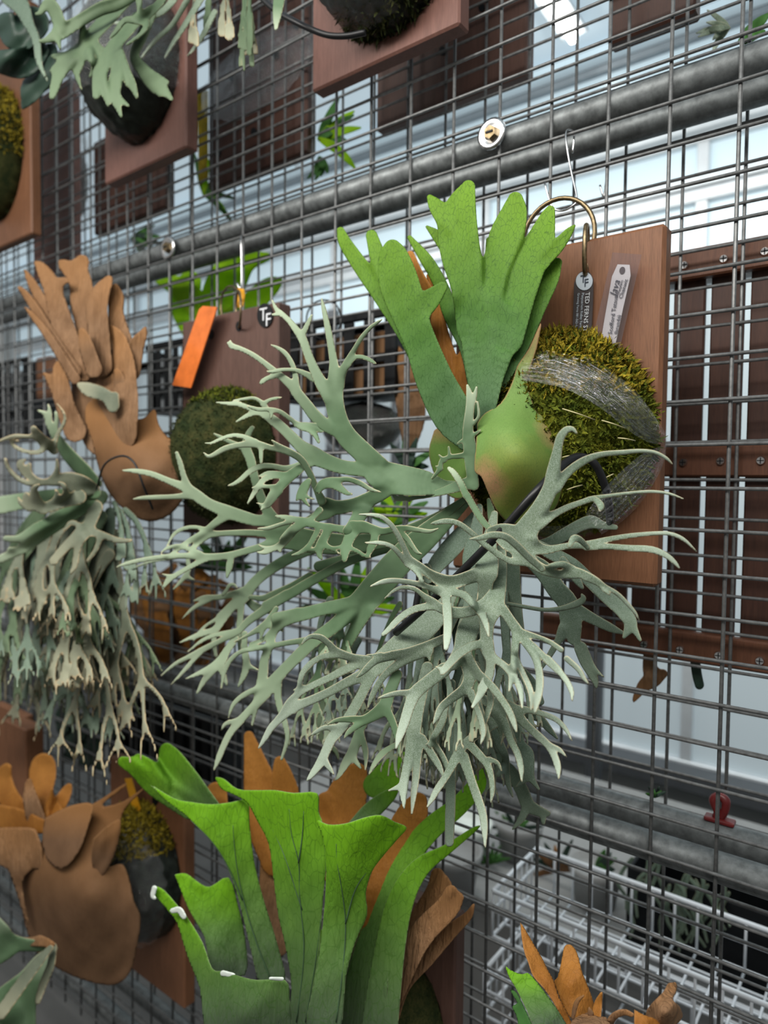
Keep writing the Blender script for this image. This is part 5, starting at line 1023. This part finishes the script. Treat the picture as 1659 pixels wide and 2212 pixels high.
# grey leaf at the bottom left corner
o0 = U(110, 2050, 28); f9 = thing('staghorn_fern', 'grey green pleated frond at the bottom left corner', 'fern', o0)
S9 = lambda spec, mat='grey', **kw: frond('fertile_frond', f9, M[mat], spec, **{**dict(cell=5, k=4, thick=.0012, wave=.1, tilt=.05), **kw})
S9([poly('c', '-60,640 60,760 120,830 300,872 372,892 332,952 150,952 80,1000 -60,1040', '-60,640,33 120,830,30 370,890,27 -60,1040,32')], seed=291)
S9([poly('c', '372,900 432,922 382,1060 332,1180 272,1330 240,1560 -60,1560 -60,1290 150,1110 250,1000', '372,900,27 250,1000,28 -60,1290,34 0,1493,34 240,1493,29 300,1200,28 120,1300,30')], seed=292)
S9(['c:400,910,50,28 380,1050,60,29 320,1200,60,30 280,1330,40,31'], 'greyl', seed=293); S9(['c:150,880,60,29 250,880,70,28.5 340,890,50,28', 'c:300,860,60,28 380,900,60,28'], 'brown', seed=294)
S9(['c:380,920,40,29 260,1060,80,31 120,1250,90,33 0,1420,90,35'], 'greyl', seed=295)

# ------------------------------------------------------------------ white wire baskets behind the mesh at the lower right
def wire_basket(label, x0, x1, y0, y1, z, h, nx, ny, nz):
    t = thing('wire_basket', label, 'basket', ((x0+x1)/2, (y0+y1)/2, z-h), 'white wire baskets'); cache = {}
    def rod(a, b, r, nm):
        a = np.array(a); b = np.array(b); L = float(np.linalg.norm(b-a)); ax = int(np.argmax(np.abs(b-a))); k = (round(L, 4), ax, r)
        if k not in cache:
            bm = bmesh.new(); bmesh.ops.create_cone(bm, cap_ends=True, segments=6, radius1=r, radius2=r, depth=L)
            if ax < 2: bmesh.ops.rotate(bm, verts=bm.verts, matrix=Matrix.Rotation(math.pi/2, 3, 'Y' if ax == 0 else 'X'))
            me = bm_mesh(nm, bm, True); me.materials.append(M['whitewire']); cache[k] = me
        o = bpy.data.objects.new(nm, cache[k]); COL.objects.link(o); o.parent = t; o.location = Vector((a+b)/2)-t.location
    for zz, r, nm in ((z, .0042, 'rim'), (z-h*.42, .003, 'rail'), (z-h, .0034, 'rail')):
        for yy in (y0, y1): rod((x0, yy, zz), (x1, yy, zz), r, nm)
        for xx in (x0, x1): rod((xx, y0, zz), (xx, y1, zz), r, nm)
    for i in range(nx+1):
        x = x0+(x1-x0)*i/nx; rod((x, y0, z-h), (x, y1, z-h), .0024, 'wire')
        for yy in (y0, y1): rod((x, yy, z-h), (x, yy, z), .0024, 'wire')
    for j in range(1, ny): y = y0+(y1-y0)*j/ny; rod((x0, y, z-h-.002), (x1, y, z-h-.002), .0024, 'wire')
    for j in range(1, ny*2): y = y0+(y1-y0)*j/(ny*2); rod((x0, y, z-h), (x0, y, z), .0016, 'wire')
    return t
xb = float(U(1065, 1925, -25)[0]); zb_ = float(U(1065, 1925, -25)[2])
wire_basket('long white wire basket, upper of the two at the lower right', xb, xb+.62, .25, .44, zb_, .085, 16, 4, 2)
wire_basket('long white wire basket, lower of the two at the lower right', xb-.01, xb+.62, .24, .44, zb_-.15, .085, 16, 4, 2)
ZB = .52
bn = thing('bench', 'pale grey bench with pots behind the white baskets', 'bench', (-.4, .95, 0))
box('front_panel', (-1.25, .475, .02), (1.58, .49, ZB-.03), M['potw'], bn, .003)
box('bench_top', (-1.3, .47, ZB-.03), (1.6, 1.25, ZB), M['potw'], bn, .004)
for x in (-1.2, -.3, .6, 1.5):
    for y in (.54, 1.18): box('leg', (x-.02, y-.02, 0), (x+.02, y+.02, ZB-.03), M['pipe'], bn, .002)
pl = at_z(1350, 2050, ZB); xq, yq = float(pl[0]), float(pl[1])
t1 = thing('dark_planter', 'black planter box with tangled green stems behind the white baskets', 'planter', (xq+.17, yq+.1, ZB))
for nm, c0, c1 in (('front_panel', (0, 0, .001), (.36, .008, .17)), ('side_panel', (0, .008, .001), (.008, .2, .17)), ('side_panel', (.352, .008, .001), (.36, .2, .17)), ('back_panel', (.008, .192, .001), (.352, .2, .17)), ('floor_panel', (.008, .008, .001), (.352, .192, .01))): box(nm, np.array(c0)+(xq, yq, ZB), np.array(c1)+(xq, yq, ZB), M['black'], t1, .002)
lr = np.random.default_rng(17); dq = -yq*100+.6
for q in range(22):
    x0 = lr.uniform(1360, 1600); y0 = lr.uniform(1840, 1900)+(x0-1360)*.25; pts = [[x0, y0, 8, dq]]
    for s in range(4): x0 += lr.uniform(-24, 24); y0 += lr.uniform(20, 42); pts.append([x0, y0, 9-s, dq+lr.uniform(0, 1.5)])
    frond('stem', t1, M['greyd'], [np.array(pts)], cell=2.5, k=2, seed=300+q)
def pot(label, px, py, r, h, mat='potw'):
    c = at_z(px, py, ZB)+np.array([0, 0, h]); t = thing('flower_pot', label, 'pot', (c[0], c[1], c[2]-h)); n = 24
    prof = [(0, -h), (r*.72, -h), (r*.9, -h*.25), (r*.96, -h*.2), (r, 0), (r*.92, 0), (r*.85, -h*.15), (0, -h*.15)]; v = []; f = []
    for rr, zz in prof:
        for k in range(n): an = 2*math.pi*k/n; v.append((c[0]+rr*math.cos(an), c[1]+rr*math.sin(an), c[2]+zz))
    for i in range(len(prof)-1):
        for k in range(n): f.append((i*n+k, i*n+(k+1) % n, (i+1)*n+(k+1) % n, (i+1)*n+k))
    link('body', mesh_py('body', v, f), M[mat], t); return t
pot('grey round pot beside the white baskets', 975, 1925, .07, .10); pot('pale pot with a plant right of the hanging frond tips', 1120, 1850, .06, .09); pot('pale pot behind the white baskets at the right', 1285, 1950, .06, .09); pot('white pot left of the baskets below the pipe', 1010, 1850, .06, .09, 'white')
pa_ = at_z(1120, 1850, ZB); pb_ = at_z(1285, 1950, ZB); pc_ = at_z(1190, 1900, ZB)
tuft('small green plant in the pale pot right of the hanging tips', 'plant', 1115, 1795, -pa_[1]*100, 9, 60, 12, ['green', 'darkg'], -.4, 3.5, 320); tuft('small dark reddish plant between two pale pots', 'plant', 1205, 1880, -pc_[1]*100, 9, 70, 14, ['nest', 'darkg'], -.2, 3.3, 330); tuft('pointed green leaves in the pale pot behind the baskets', 'plant', 1290, 1880, -pb_[1]*100, 5, 60, 18, ['green', 'darkg'], -.6, 1.6, 340)
pd_ = at_z(1060, 1870, ZB)
tuft('grassy green plant low behind the mesh', 'plant', 1060, 1866, -pd_[1]*100, 9, 55, 8, ['green'], .1, 3.0, 350)
# small red clip and twigs on the farther lower pipe
c = U(1556, 1752, -10.5); t1 = thing('red_clip', 'small red plastic clip sitting on the farther lower pipe', 'clip', c)
zp = 1.0182; c = np.array([U(1556, 1735, -9.85)[0], .0985, zp])
link('foot', bm_mesh('foot', box_bm(c+np.array([-.018, -.008, 0]), c+np.array([.018, .008, .006]), .002, 2)), M['red'], t1)
P = [c+np.array(q) for q in ((-.006, 0, .005), (-.003, 0, .012), (-.008, 0, .026), (-.002, 0, .034), (.006, 0, .030), (.006, 0, .018), (.001, 0, .005))]
link('body', tube_mesh('body', P, [.004, .005, .006, .005, .006, .005, .004], 8, 5), M['red'], t1)
tuft('tiny dark green sprig on the farther lower pipe', 'plant', 1415, 1722, -11, 6, 26, 8, ['darkg', 'green'], .2, 2.9, 360)
